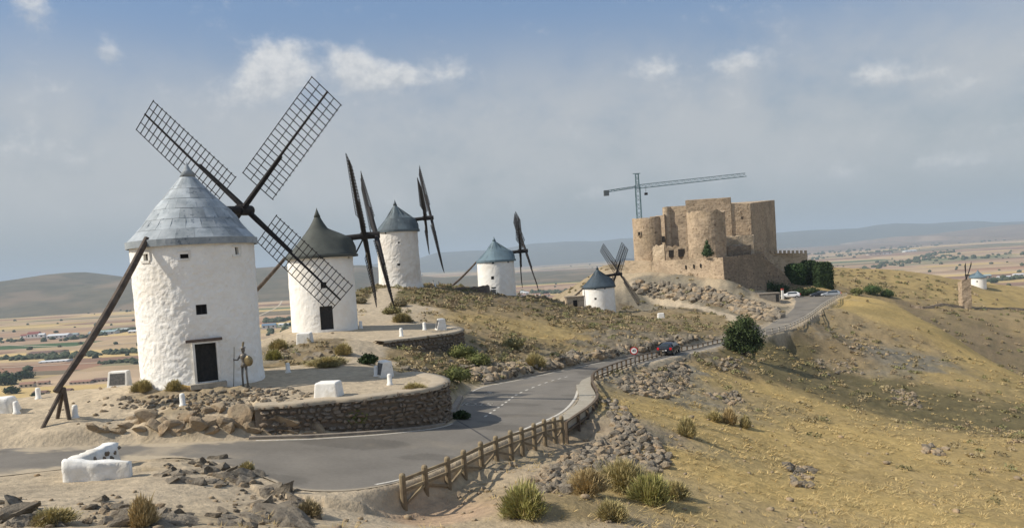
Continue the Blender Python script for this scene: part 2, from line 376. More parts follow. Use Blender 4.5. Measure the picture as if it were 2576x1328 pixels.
# zone seeds for the ground colour: (px,py,d) colour, rock amount, scrub amount, grass amount
PALE=(.44,.365,.262); SAND=(.40,.325,.225); GOLD=(.405,.295,.122); GOLD2=(.35,.26,.118); OLIVE=(.165,.138,.068); BROWN=(.20,.155,.095); GREY=(.205,.185,.145); DRY=(.27,.205,.115); REDD=(.38,.275,.185); CLOUDSHADE=(.125,.105,.055)
SEEDS = [
 ((0,1290,19),PALE,.1,0,0),((300,1240,23),PALE,.1,0,0),((600,1328,18.7),SAND,.3,0,.25),((250,1328,18),SAND,.3,0,.2),((900,1262,23),PALE,.1,0,.03),((1060,1262,25),REDD,0,0,.05),((1200,1300,22.5),SAND,.1,0,.3),
 ((0,1080,33),PALE,0,0,0),((250,1050,35),PALE,.3,0,0),((500,1010,37),PALE,1.0,0,.03),((400,1012,36.5),PALE,.9,0,0),((600,1000,37.2),PALE,1.0,0,0),((700,985,37.5),PALE,.9,0,0),((480,1030,35),PALE,1.,0,0),((800,950,43),PALE,.3,0,0),((100,1010,40),PALE,0,0,0),((660,1015,37.5),PALE,.5,0,0),((1000,960,42),PALE,0,0,0),
 ((700,900,54),GREY,.6,.25,.2),((820,880,55),BROWN,.6,.2,.2),((780,915,50.5),DRY,.1,.3,.3),((930,900,53),PALE,0,0,0),((830,842,66),PALE,.2,0,0),((1050,830,68),PALE,0,0,0),((940,820,76),PALE,0,0,0),((940,770,90),PALE,0,.0,0),
 ((1020,900,57),DRY,0,.5,.5),((1100,930,52),OLIVE,.3,.9,.3),((1180,905,60),OLIVE,.4,.9,.3),((1150,975,49),OLIVE,.3,.8,.3),((1250,880,74),DRY,.4,.5,.3),((1350,900,70),BROWN,.6,.5,.2),((1300,840,88),GOLD2,.3,.35,.5),((1420,860,86),GOLD2,.35,.4,.5),
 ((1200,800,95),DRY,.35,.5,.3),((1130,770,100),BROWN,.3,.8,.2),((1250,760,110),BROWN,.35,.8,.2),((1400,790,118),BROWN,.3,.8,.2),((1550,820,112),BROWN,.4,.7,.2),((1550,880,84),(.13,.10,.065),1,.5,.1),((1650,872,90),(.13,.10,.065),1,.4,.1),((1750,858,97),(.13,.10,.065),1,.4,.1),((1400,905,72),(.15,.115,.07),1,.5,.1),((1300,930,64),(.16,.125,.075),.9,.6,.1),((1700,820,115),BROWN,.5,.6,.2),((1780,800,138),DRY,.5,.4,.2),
 ((920,745,100),OLIVE,.2,.7,.2),((900,790,82),PALE,.2,.2,.2),
 ((1600,700,182),SAND,.5,.1,.1),((1660,730,168),GREY,.7,.2,.1),((1750,740,162),GREY,1,.3,0),((1850,760,156),GREY,.9,.3,.1),((1920,790,140),GREY,.8,.4,.1),((1700,770,155),BROWN,.5,.5,.1),((1870,715,168),SAND,.6,.1,.1),((2000,770,158),SAND,0,0,0),((1960,740,175),BROWN,.3,.4,0),
 ((1450,1150,31),SAND,.7,.05,.15),((1520,1080,39),SAND,.8,0,.1),((1600,1120,39),GREY,1,0,.1),((1650,990,60),GREY,.8,.05,.3),((1700,945,75),GREY,.7,.1,.3),((1400,1260,25),DRY,.2,.2,.6),((1500,1328,23),SAND,.1,.1,.5),((1600,1250,29),GOLD2,.1,.3,.7),
 ((1700,1180,38),GOLD,0,.05,.9),((1700,1060,50),GOLD,0,.0,1),((1900,1250,36),GOLD,.05,.02,.9),((2200,1250,38),GOLD,.1,.05,.9),((2500,1270,42),GOLD2,.1,.1,.8),((1900,1120,51),GOLD,.1,.05,.9),((2200,1120,58),GOLD,.15,.1,.9),((2500,1150,58),GOLD2,.1,.1,.8),
 ((1800,960,76),GOLD2,.3,.1,.8),((1950,1010,78),GOLD,.1,.05,.9),((1900,920,98),OLIVE,.1,.3,.6),((2000,930,104),CLOUDSHADE,.2,.3,.5),((2120,960,100),CLOUDSHADE,.35,.3,.4),((2250,990,96),CLOUDSHADE,.3,.3,.4),((2350,1040,85),CLOUDSHADE,.5,.3,.4),((2500,1060,80),CLOUDSHADE,.3,.25,.4),((2450,1020,92),CLOUDSHADE,.3,.25,.4),  # olive tones deepened here to paint a cloud shadow into the ground colour
 ((2000,860,120),DRY,.4,.2,.4),((2150,860,126),DRY,.5,.3,.5),((2300,930,115),GREY,.5,.3,.4),((2450,980,108),GOLD2,.3,.2,.6),((2200,790,150),GOLD,.05,.1,.9),((2350,850,142),GOLD,.05,.1,.9),((2500,930,125),GOLD,.1,.15,.8),((2130,752,165),GOLD,0,0,.9),((2030,830,122),BROWN,.9,.2,.1),
 ((2300,800,235),BROWN,.3,.5,.3),((2500,880,220),BROWN,.3,.6,.3),((2576,950,200),OLIVE,.2,.5,.3),((2250,740,290),GOLD2,.2,.7,.4),((2400,740,300),GOLD2,.2,.7,.4),((2130,700,330),GOLD2,.2,.7,.4),((2300,700,335),GOLD2,.2,.6,.4),((2500,760,300),GOLD,.1,.3,.5),((2550,800,270),DRY,.2,.4,.4)]
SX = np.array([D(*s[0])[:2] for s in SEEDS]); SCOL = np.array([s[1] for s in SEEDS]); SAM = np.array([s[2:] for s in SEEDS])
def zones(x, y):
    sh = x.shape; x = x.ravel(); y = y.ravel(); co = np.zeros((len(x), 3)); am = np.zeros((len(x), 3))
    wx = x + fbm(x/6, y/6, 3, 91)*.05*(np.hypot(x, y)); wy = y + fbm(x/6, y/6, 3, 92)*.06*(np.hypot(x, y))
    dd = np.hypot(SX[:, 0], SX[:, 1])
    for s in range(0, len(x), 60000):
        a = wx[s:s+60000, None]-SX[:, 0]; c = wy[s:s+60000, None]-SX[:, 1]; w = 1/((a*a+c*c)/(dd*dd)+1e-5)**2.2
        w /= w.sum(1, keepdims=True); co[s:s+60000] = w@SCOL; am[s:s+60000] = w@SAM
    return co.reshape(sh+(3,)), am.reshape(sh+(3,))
FNL = np.array([D(*p_)[:2] for p_ in [(980,1280,25.3),(1010,1275,25.9),(1066,1262,27.2),(1123,1250,28.4),(1207,1190,31.1),(1310,1146,34.6),(1411,1108,38.2)]])
def smin(a, c, k): h = np.clip(.5+.5*(c-a)/k, 0, 1); return c*(1-h)+a*h-k*h*(1-h)
def ground(x, y, detail=True, am=None):
    x = np.asarray(x, float); y = np.asarray(y, float); z = tps(x, y)
    if am is None: _, am = zones(x, y)
    L_, R_2 = RLs[::3], RRs[::3]
    dl, tl = ldist(L_, x, y); dr_, tr_ = ldist(R_2, x, y); i0 = np.clip(tl.astype(int), 0, len(L_)-2); zl = L_[i0, 2]+(L_[i0+1, 2]-L_[i0, 2])*(tl-i0)
    i0 = np.clip(tr_.astype(int), 0, len(R_2)-2); zr = R_2[i0, 2]+(R_2[i0+1, 2]-R_2[i0, 2])*(tr_-i0)
    rz = (zl*dr_+zr*dl)/(dl+dr_+1e-6)
    e = -sdist(np.vstack([L_[:, :2], R_2[::-1, :2]]), x, y)
    offroad = sstep(e, .10, .75)
    p1 = sdist(POLY1, x, y); p2 = sdist(POLY2, x, y)
    onT = np.maximum(sstep(p1, .2, 1.0), sstep(p2, .2, 1.0))
    if detail:
        r = np.hypot(x, y)
        rk = am[..., 0]*offroad*(1-onT*.55)
        # weathered bedrock: sharp ledges where the rock amount is high
        n = fbm(x/2.6, y/1.9, 5, 3, .55); n2 = fbm(x/.9, y/.65, 4, 8, .6); nb = fbm(x/9, y/8, 3, 21)
        led = np.abs(n)*-1+.45
        z = z + rk*(led*.55+n2*.22)*np.clip(r/45, .55, 1.7)
        z = z + offroad*(1-onT)*(fbm(x/3.5, y/3.0, 4, 31)*.10 + fbm(x/.5, y/.4, 3, 33)*.025)*(1+.6*am[..., 2]+am[..., 1]) + (r > 60)*offroad*nb*np.clip((r-60)/200, 0, .5)*(1-onT)
    fdist, _ = ldist(FNL, x, y); z = z-.32*np.where(e > 1.0, np.exp(-(fdist/4.5)**2), np.exp(-(fdist/.95)**2))*(dr_ < dl)
    z = z*offroad + (rz-.09+.10*sstep(e, -.12, .12)-.22*sstep(-e, .35, 1.3))*(1-offroad)
    for p, pl, P in ((p1, PL1, T1c), (p2, PL2, T2c)):
        top = plz(pl, x, y) + (fbm(x/1.2, y/1.0, 4, 41)*.05 if detail else 0)
        wd, _ = ldist(P, x, y)                      # close to the built wall: sharp step, elsewhere a broad blend
        edge = sstep(p, .12, .75)
        broad = sstep(p, -0.5, 3.0)
        nearw = sstep(wd, 3.0, 5.5)
        mask = np.where(p > -.0, edge*(1-nearw)+broad*nearw, broad*nearw)
        z = z*(1-mask) + (top)*mask
    # the hill falls away to the plain beyond its outline
    o = -sdist(HILL, x, y); o = np.maximum(o, 0)
    z = z - .62*o*sstep(o, 0, 5)
    z = np.maximum(z, PLAIN-4)
    return z, e, p1, p2
# ---------------------------------------------------------------- ground mesh on a polar grid
NA, NR = 820, 820
aa = np.linspace(R(-52), R(52), NA); rr = 6*np.exp(np.linspace(0, math.log(600/6), NR))
A_, R_ = np.meshgrid(aa, rr); GX = R_*np.sin(A_); GY = R_*np.cos(A_)
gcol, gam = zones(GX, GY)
GZ, gE, gp1, gp2 = ground(GX, GY, True, gam)
V = np.stack([GX, GY, GZ], -1).reshape(-1, 3)
ii = np.arange((NR-1)*NA).reshape(NR-1, NA)[:, :-1].ravel()
F = np.stack([ii, ii+1, ii+NA+1, ii+NA], 1)
# colour: soil, rock and dead grass tones, plus the painted cloud-shadow band
x, y = GX, GY
n_a = fbm(x/5, y/5, 5, 51); n_b = fbm(x/.9, y/.8, 4, 52); n_c = fbm(x/16, y/12, 4, 53); n_d = fbm(x/.28, y/.25, 3, 54)
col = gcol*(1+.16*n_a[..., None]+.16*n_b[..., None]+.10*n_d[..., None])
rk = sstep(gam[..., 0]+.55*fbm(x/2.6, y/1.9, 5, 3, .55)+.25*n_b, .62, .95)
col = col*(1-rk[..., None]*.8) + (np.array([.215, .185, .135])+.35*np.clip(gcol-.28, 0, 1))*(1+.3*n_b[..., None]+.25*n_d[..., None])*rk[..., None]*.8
gr = gam[..., 2]*sstep(n_c+.5*n_a+.4*n_b, .05, .55)
col = col*(1-gr[..., None]*.55)+np.array([.215, .175, .083])*gr[..., None]*.55
br = gam[..., 2]*sstep(-n_c+.6*n_b, .35, .8)
col = col*(1-br[..., None]*.4)+np.array([.44, .33, .17])*br[..., None]*.4
sc_ = gam[..., 1]*sstep(fbm(x/2.2, y/1.7, 4, 57)+.5*n_b, .05, .35)
col = col*(1-sc_[..., None]*.6)+np.array([.095, .088, .045])*sc_[..., None]*.6
gnd_path = np.zeros_like(x)
for pts, hw in PATHS:
    P = catmull([D(*p) for p in pts], 6); pd, _ = ldist(P, x, y)
    gnd_path = np.maximum(gnd_path, 1-sstep(pd+.5*n_b+.3*n_a, hw*.75, hw*1.25))
sho = 1-sstep(gE+.45*n_b+.25*n_a, .25, .95)
tp = np.maximum(sstep(gp1+.3*n_b, .1, .6), sstep(gp2+.3*n_b, .1, .6))
k = np.maximum(np.maximum(gnd_path, sho*.8), tp*.85)[..., None]
col = col*(1-k)+np.array([.435, .362, .262])*(1+.10*n_b[..., None]+.06*n_a[..., None])*k
col = np.clip(col, .02, .8)
gmat = mat('ground_soil', (.80,.80,.80), (1.16,1.14,1.10), scale=2.4, rough=.95, bump=.9, bscale=4.5, bdist=.09, attr='col', detail=8, spec=.1)
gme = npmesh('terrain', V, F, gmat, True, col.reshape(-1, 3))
tagp(link('terrain', gme), kind='structure')
def gz(px, py): # bilinear lookup of the ground height
    r = math.hypot(px, py); a = math.atan2(px, py)
    i = (math.log(r/6)/math.log(600/6))*(NR-1); j = (a-aa[0])/(aa[-1]-aa[0])*(NA-1)
    i = min(max(i, 0), NR-1.001); j = min(max(j, 0), NA-1.001); i0, j0 = int(i), int(j); u, v = i-i0, j-j0
    return float((GZ[i0,j0]*(1-v)+GZ[i0,j0+1]*v)*(1-u)+(GZ[i0+1,j0]*(1-v)+GZ[i0+1,j0+1]*v)*u)
def gzv(px, py):
    r = np.hypot(px, py); a = np.arctan2(px, py)
    i = np.clip((np.log(r/6)/math.log(600/6))*(NR-1), 0, NR-1.001); j = np.clip((a-aa[0])/(aa[-1]-aa[0])*(NA-1), 0, NA-1.001)
    i0 = i.astype(int); j0 = j.astype(int); u = i-i0; v = j-j0
    return (GZ[i0,j0]*(1-v)+GZ[i0,j0+1]*v)*(1-u)+(GZ[i0+1,j0]*(1-v)+GZ[i0+1,j0+1]*v)*u
def hit(px, py, d0=14, d1=480):      # first ground point along the sight line: where things standing there are placed
    v = ray(px, py); ds = d0*np.exp(np.linspace(0, math.log(d1/d0), 2500)); g = gzv(v[0]*ds, ds)
    k = np.nonzero(v[2]*ds < g)[0]
    d = ds[k[0]] if len(k) else d1
    return v*d
# ---------------------------------------------------------------- road surface, lines, kerbs
asph = mat('asphalt', (.160,.147,.125), (.205,.188,.160), scale=.8, rough=.9, bump=.25, bscale=60, bdist=.01, c3=(.235,.215,.18), spec=.2, spots=(5, .57, .70, (.125,.116,.10)))
conc = mat('pale_concrete', (.31,.275,.215), (.37,.335,.265), scale=2, rough=.9, bump=.2, bscale=20)
white_line = mat('road_paint', (.62,.59,.52), (.42,.39,.33), scale=9, rough=.8)
kerbm = mat('kerb_stone', (.20,.17,.14), (.30,.26,.21), scale=3, rough=.9, bump=.4, bscale=10)
def ribbon(name, a, c, m, zoff=0, n=6):
    a = np.asarray(a); c = np.asarray(c); vs = []; fs = []
    for i in range(len(a)):
        for k in range(n+1):
            p = a[i]*(1-k/n)+c[i]*k/n; vs.append((p[0], p[1], p[2]+zoff))
    for i in range(len(a)-1):
        for k in range(n):
            q = i*(n+1)+k; fs.append((q, q+1, q+n+2, q+n+1))
    return mesh(name, vs, fs, m)
def road_mesh():
    k = 4; t = np.arange(0, len(RLs)-1, 1/k); i = t.astype(int); f = (t-i)[:, None]; Lq = RLs[i]*(1-f)+RLs[i+1]*f; Rq = RRs[i]*(1-f)+RRs[i+1]*f; n = 33; u = np.linspace(0, 1, n)
    V = Lq[:, None]*(1-u)[None, :, None]+Rq[:, None]*u[None, :, None]; X, Y = V[..., 0], V[..., 1]; wd = np.linalg.norm(Rq-Lq, axis=1)[:, None]; ed = np.minimum(u, 1-u)[None]*wd
    base = np.array([.182,.166,.142])*(1+.16*fbm(X/4, Y/5, 4, 5)+.10*fbm(X/.8, Y/.9, 3, 6))[..., None]
    wheel = np.exp(-((u-.27)/.07)**2)+np.exp(-((u-.73)/.07)**2); base = base*(1-.10*wheel[None, :, None]*(.6+.4*fbm(X/9, Y/9, 2, 8))[..., None])
    patch = (sstep(fbm(X/3.2, Y/2.2, 2, 15), .34, .40))[..., None]; base = base*(1-.20*patch)
    left = sstep(-X, 9, 17); nn = fbm(X/1.1, Y/.9, 5, 9)+.4*fbm(X/.3, Y/.3, 3, 10)
    sand = sstep(nn*.8+.62-ed/(.38+1.3*left), .0, .55); thin = sstep(fbm(X/2.4, Y/3, 4, 11), .1, .7)*(.25+.5*left)
    m_ = np.clip(sand*.9+thin, 0, 1)[..., None]; c = base*(1-m_)+np.array([.42,.35,.25])*m_
    ii = np.arange((len(t)-1)*n).reshape(len(t)-1, n)[:, :-1].ravel(); F = np.stack([ii, ii+1, ii+n+1, ii+n], 1)
    am_ = mat('asphalt_worn', (.94,.94,.94), (1.06,1.06,1.06), scale=6, rough=.92, bump=.25, bscale=50, bdist=.01, attr='col', spec=.15)
    return tagp(link('road', npmesh('road', V.reshape(-1, 3), F, am_, True, np.clip(c, 0, 1).reshape(-1, 3))), kind='structure')
road_mesh()
def along(t0, t1, n, u0, u1=None):   # points at fraction u across the road between indices t0..t1 (control index units)
    u1 = u0 if u1 is None else u1; o = []
    for k in range(n+1):
        t = (t0+(t1-t0)*k/n)*10; i = min(int(t), len(RLs)-2); f = t-i; u = u0+(u1-u0)*k/n
        l = RLs[i]*(1-f)+RLs[i+1]*f; r = RRs[i]*(1-f)+RRs[i+1]*f; o.append(l*(1-u)+r*u)
    return np.array(o)
def line(name, t0, t1, u0, w, n=None, z=.006):
    n = n or int((t1-t0)*10); a = along(t0, t1, n, u0); i = int(t0*10)
    d = np.gradient(a, axis=0); nn = np.c_[d[:, 1], -d[:, 0], 0*d[:, 0]]; nn /= np.linalg.norm(nn, axis=1, keepdims=True)
    return link(name, ribbon(name, a-nn*w/2, a+nn*w/2, white_line, z, 1))
tagp(line('road_edge_line', 7.3, 18, .965, .16), kind='structure')
tagp(line('road_edge_line', 5.2, 9.1, .03, .13), kind='structure')
tagp(line('road_edge_line', 11.6, 18, .03, .13), kind='structure')
for t in np.arange(10.0, 13.6, .22): tagp(line('centre_line_dash', t, t+.10, .40+.03*(t-10), .14, 2), kind='structure')

def seam(name, pts, w, m, z=.005):
    P = catmull(pts, 5); d = np.gradient(P, axis=0); nn = np.c_[-d[:, 1], d[:, 0], 0*d[:, 0]]; nn /= np.linalg.norm(nn, axis=1, keepdims=True)
    return tagp(link(name, ribbon(name, P-nn*w/2, P+nn*w/2, m, z, 1)), kind='structure')
tar = mat('tar_seam', (.05,.048,.045), (.08,.075,.07), scale=3, rough=.8)
seam('road_seam', [along(9.35-.12*u, 9.36-.12*u, 1, u)[0] for u in (.05,.3,.55,.8,.97)], .10, tar)
# ================================================================ WINDMILLS
whitew = mat('whitewash', detail=9, c1=(.90,.885,.83), c2=(.86,.83,.765), scale=1.6, rough=.92, bump=.55, bscale=4.2, bdist=.05, c3=(.83,.79,.71), spots=(3.5, .64, .76, (.66,.60,.51)), spec=.15)
whitew_d = mat('whitewash_worn', (.80,.77,.71), (.72,.68,.61), scale=1.4, rough=.92, bump=.5, bscale=3.5, bdist=.06, c3=(.66,.60,.52), spots=(4, .62, .76, (.50,.43,.35)), spec=.15)
whitep = mat('white_paint', (.83,.81,.76), (.74,.72,.66), scale=4, rough=.9, bump=.6, bscale=7, bdist=.04, c3=(.66,.62,.54), spots=(7, .64, .74, (.48,.42,.34)), spec=.2)
wood_d = mat('tarred_wood', (.017,.016,.017), (.032,.028,.027), scale=5, rough=.8, bump=.4, bscale=18, bdist=.01)
wood_l = mat('weathered_board', (.30,.27,.21), (.22,.20,.15), scale=5, rough=.9, bump=.3, bscale=14)
woodpole = mat('pole_wood', (.075,.058,.046), (.14,.11,.085), scale=2.5, rough=.85, bump=.6, bscale=9, bdist=.02)
zinc = mat('zinc_sheet', (.37,.405,.425), (.25,.285,.305), scale=1.6, orand=.22, rough=.7, metal=.0, bump=.35, bscale=2.6, bdist=.03, c3=(.40,.44,.46), spots=(2.6, .56, .68, (.13,.16,.19)), spec=.35)
zinc_b = mat('blue_zinc_sheet', orand=.25, c1=(.105,.135,.15), c2=(.075,.095,.105), scale=.9, rough=.6, metal=.2, bump=.25, bscale=3, bdist=.03, c3=(.14,.18,.195), spots=(2, .62, .72, (.28,.30,.29)), spec=.4)
zinc_c = mat('light_blue_sheet', orand=.12, c1=(.15,.215,.25), c2=(.115,.165,.19), scale=.8, rough=.6, metal=.2, bump=.2, bscale=3, bdist=.03, c3=(.20,.275,.30), spec=.4)
zinc_e = mat('dark_slate_sheet', (.060,.085,.105), (.045,.062,.075), scale=.8, rough=.6, metal=.15, bump=.2, bscale=3, bdist=.03, spec=.35)
darkroof = mat('dark_felt', (.062,.068,.060), (.085,.092,.080), scale=.8, rough=.75, bump=.15, bscale=3, bdist=.02, c3=(.10,.106,.092), spec=.3)
darkin = mat('dark_interior', (.012,.012,.013), (.02,.018,.016), scale=3, rough=.9)
door_w = mat('door_wood', (.020,.022,.024), (.035,.034,.032), scale=6, rough=.7, bump=.3, bscale=20)
lintel_m = mat('lintel_wood', (.10,.075,.06), (.16,.12,.10), scale=6, rough=.85, bump=.4, bscale=14)

def wall_obj(parent, Rb, Rt, H, ops, m, rough, seed, nth=150, nz=60, base_skirt=0.0):
    """tower wall with real recessed openings: ops = (theta, z0, z1, width, depth)"""
    th = list(np.linspace(-math.pi, math.pi, nth, endpoint=False)); zz = list(np.linspace(-1.2, H, nz))
    rects = []
    for (t, z0, z1, w, dp) in ops:
        hw = w/2/Rb; rects.append((t-hw, t+hw, z0, z1, dp))
        for q in (t-hw, t+hw):
            th = [a for a in th if abs(a-q) > .016] + [q]
        for q in (z0, z1):
            zz = [a for a in zz if abs(a-q) > .06] + [q]
    th.sort(); zz.sort(); th = np.array(th); zz = np.array(zz); n = len(th)
    T, Zg = np.meshgrid(th, zz)
    rad = Rb+(Rt-Rb)*np.clip(Zg/H, 0, 1)
    u = T*Rb
    per = lambda s, o, sd_: (fbm((u+40)/s, Zg/s, o, sd_)*sstep(T, -math.pi, -math.pi+.5)*(1) + fbm((u+40+2*math.pi*Rb)/s, Zg/s, o, sd_)*(1-sstep(T, -math.pi, -math.pi+.5)))
    disp = rough*(per(.19 if nth > 200 else .3, 3, seed)*.95+per(1.3, 3, seed+5)*.5)
    disp = disp + base_skirt*np.exp(-np.clip(Zg, 0, 9)/.5)*(1+.5*per(.8, 3, seed+9))
    rad = rad+disp
    V = [tuple(v) for v in np.stack([rad*np.cos(T), rad*np.sin(T), Zg], -1).reshape(-1, 3)]
    F = []
    def inside(tc, zc):
        for r in rects:
            if r[0] < tc < r[1] and r[2] < zc < r[3]: return r
        return None
    for i in range(len(zz)-1):
        for j in range(n):
            j2 = (j+1) % n; tc = (th[j]+th[j2])/2 if j2 else 4; zc = (zz[i]+zz[i+1])/2
            if inside(tc, zc) is None: F.append((i*n+j, i*n+j2, (i+1)*n+j2, (i+1)*n+j))
    # reveals
    for (ta, tb, z0, z1, dp) in rects:
        ja = int(np.argmin(abs(th-ta))); jb = int(np.argmin(abs(th-tb))); ia = int(np.argmin(abs(zz-z0))); ib = int(np.argmin(abs(zz-z1)))
        loop = [(ia, j) for j in range(ja, jb)]+[(i, jb) for i in range(ia, ib)]+[(ib, j) for j in range(jb, ja, -1)]+[(i, ja) for i in range(ib, ia, -1)]
        base = len(V); cx, sy = math.cos((ta+tb)/2), math.sin((ta+tb)/2)
        for (i, j) in loop:
            v = V[i*n+j]; V.append((v[0]-cx*dp, v[1]-sy*dp, v[2]))
        L = len(loop)
        for k in range(L):
            k2 = (k+1) % L; a = loop[k][0]*n+loop[k][1]; c = loop[k2][0]*n+loop[k2][1]
            F.append((c, a, base+k, base+k2))
    o = link('wall', mesh('wall', V, F, m, False), parent)
    return o
def roof_prof(kind):
    if kind == 'tall': return [(0,1.0),(.10,.885),(.2,.775),(.33,.655),(.45,.53),(.62,.35),(.8,.17),(.97,.06),(1.0,0.0)]
    return [(0,1.0),(.12,.82),(.25,.64),(.36,.505),(.5,.34),(.62,.235),(.75,.145),(.88,.065),(1,0.0)]
def prof_r(kind, t):
    P = roof_prof(kind)
    P = [(0,1),(.2,.755),(.45,.53),(.62,.34),(.79,.155),(.88,.075),(1,0)] if kind == 'tall' else [(0,1),(.12,.83),(.25,.665),(.36,.535),(.5,.375),(.62,.25),(.74,.15),(.86,.07),(1,0)]
    xs = [p[0] for p in P]; ys = [p[1] for p in P]; return float(np.interp(t, xs, ys))
def roof_r(kind, R0, t, dth, hood):
    r = prof_r(kind, t)
    if hood:
        w = math.exp(-(dth/.62)**2); hr = min(1.04, (1-t)**.42*1.12) if t < .55 else prof_r(kind, t)
        if t >= .36: hr = hr*max(0, 1-(t-.36)/.22)+prof_r(kind, t)*min(1, (t-.36)/.22)
        r = r*(1-w)+max(r, hr)*w
    return r*R0
def make_roof(root, kind, R0, z0, H, m, shaft_az, nseg, nrow, hood, capt, seed, thick=.03, tilt=.012, fascia=.28, fm=None):
    rg = random.Random(seed)
    def P(th, t, off=0.0):
        d = (th-shaft_az+math.pi) % (2*math.pi)-math.pi
        r = roof_r(kind, R0, t, d, hood)+off; return (r*math.cos(th), r*math.sin(th), z0+H*t+off*.5)
    n, mr = 64, 22
    V = [P(2*math.pi*k/n, i/mr*.999) for i in range(mr+1) for k in range(n)]
    F = [(i*n+k, i*n+(k+1) % n, (i+1)*n+(k+1) % n, (i+1)*n+k) for i in range(mr) for k in range(n)]
    F.append(tuple(range(n-1, -1, -1)))
    ro = link('roof', mesh('roof', V, F, m, True), root)
    if nseg:
        for i in range(nrow):
            ta, tb = capt*(i/nrow)**1.0, capt*((i+1)/nrow)+.012
            ns = nseg
            for k in range(ns):
                off = (.5 if i % 2 else 0)
                a0 = 2*math.pi*(k+off)/ns; a1 = 2*math.pi*(k+1+off)/ns-.004
                o0 = .012+rg.uniform(0, tilt)*.6; o1 = .012+rg.uniform(0, tilt); lo = thick+rg.uniform(0, tilt)
                nn = 3; vs = []; fs = []
                for q in range(nn+1):
                    a = a0+(a1-a0)*q/nn
                    vs += [P(a, ta, o0+lo), P(a, (ta+tb)/2, o0+lo*.6), P(a, tb, o1), P(a, ta, o0)]
                for q in range(nn):
                    b_ = q*4; fs += [(b_, b_+4, b_+5, b_+1), (b_+1, b_+5, b_+6, b_+2), (b_+3, b_+7, b_+4, b_)]
                fs += [(0,1,3), (1,2,3), (nn*4,nn*4+3,nn*4+1), (nn*4+1,nn*4+3,nn*4+2)]
                link('roof_panel', mesh('roof_panel', vs, fs, m), ro)
    # eave band
    b_ = MB(); nn = 48 if not nseg else nseg*2; vs = []; fs = []
    for k in range(nn):
        a = 2*math.pi*k/nn
        d = (a-shaft_az+math.pi) % (2*math.pi)-math.pi
        r = R0*1.012+.02+(roof_r(kind, R0, 0.02, d, hood)-roof_r(kind, R0, 0.02, 3, False))
        vs += [(r*math.cos(a), r*math.sin(a), z0+.05), (r*math.cos(a), r*math.sin(a), z0-fascia), ((r-.07)*math.cos(a), (r-.07)*math.sin(a), z0-fascia), ((r-.3)*math.cos(a), (r-.3)*math.sin(a), z0+.10)]
    for k in range(nn):
        a, c = k*4, ((k+1) % nn)*4
        fs += [(a, a+1, c+1, c), (a+1, a+2, c+2, c+1), (a+3, a, c, c+3)]
    link('eave_band', mesh('eave_band', vs, fs, fm or m), root)
    return ro
LATH = {}
def make_sail(parent, L, wl, wr, t0, nr, inner, side_long, seed, board=0, thickf=1.0, twist=.16):
    tipa = -.05 if twist < .17 else twist*.55
    """one sail, lying along +z from the hub, in the xz plane (y = shaft direction). wl / wr = lattice width to each side"""
    s = MB().tube([(0,0,-.15),(0,0,L*.1),(0,0,L*.47)], [.17*thickf,.175*thickf,.13*thickf], 8)
    so_ = s.ob('sail', wood_d, parent)
    MB().tube([(0,-.12,L*.28),(0,-.10,L*.6),(.02,-.06,L*1.0)], [.085*thickf,.075*thickf,.055*thickf], 6).ob('sail_spar', wood_d, so_)
    key = (round(wl+wr, 3), inner); w = .042*inner
    if key not in LATH:
        LATH[key] = (MB().bar((-(wl+.06),0,0), (wr+.06,0,0), w, w).me('rung', wood_d), MB().bar((0,0,0), (0,0,1), w*.9, w*.9).me('lath', wood_d))
    rung, lath = LATH[key]
    rg = random.Random(seed)
    tw = lambda t: -.10+.22*(t-t0)/(1-t0)
    for i in range(nr+1):
        t = t0+(1-t0)*i/nr; a = tipa+twist*(1-t)
        link('rung', rung, so_, (0, -.05+.03*math.sin(3*t), L*t*.995+.0), (0, rg.uniform(-.012, .012), a))
    xs = [-wl, -wl/2, wr/2, wr] if side_long else [-wl, wr]
    for xx in xs:
        ang0, ang1 = twist*(1-t0)+tipa, tipa
        y0 = xx*math.sin(ang0)-.05; y1 = xx*math.sin(ang1)-.05
        d = Vector((xx*math.cos(ang1)-xx*math.cos(ang0), y1-y0, L*(1-t0)*.995))
        o = link('lath', lath, so_, (xx*math.cos(ang0), y0-.03, L*t0*.995)); o.scale = (1, 1, d.length)
        o.rotation_euler = d.to_track_quat('Z', 'Y').to_euler()
    if board:
        MB().box((-wl*.55-.0, -.13, L*.22), (-wl*.1, -.09, L*.93)).ob('side_board', wood_l, so_)
    return so_
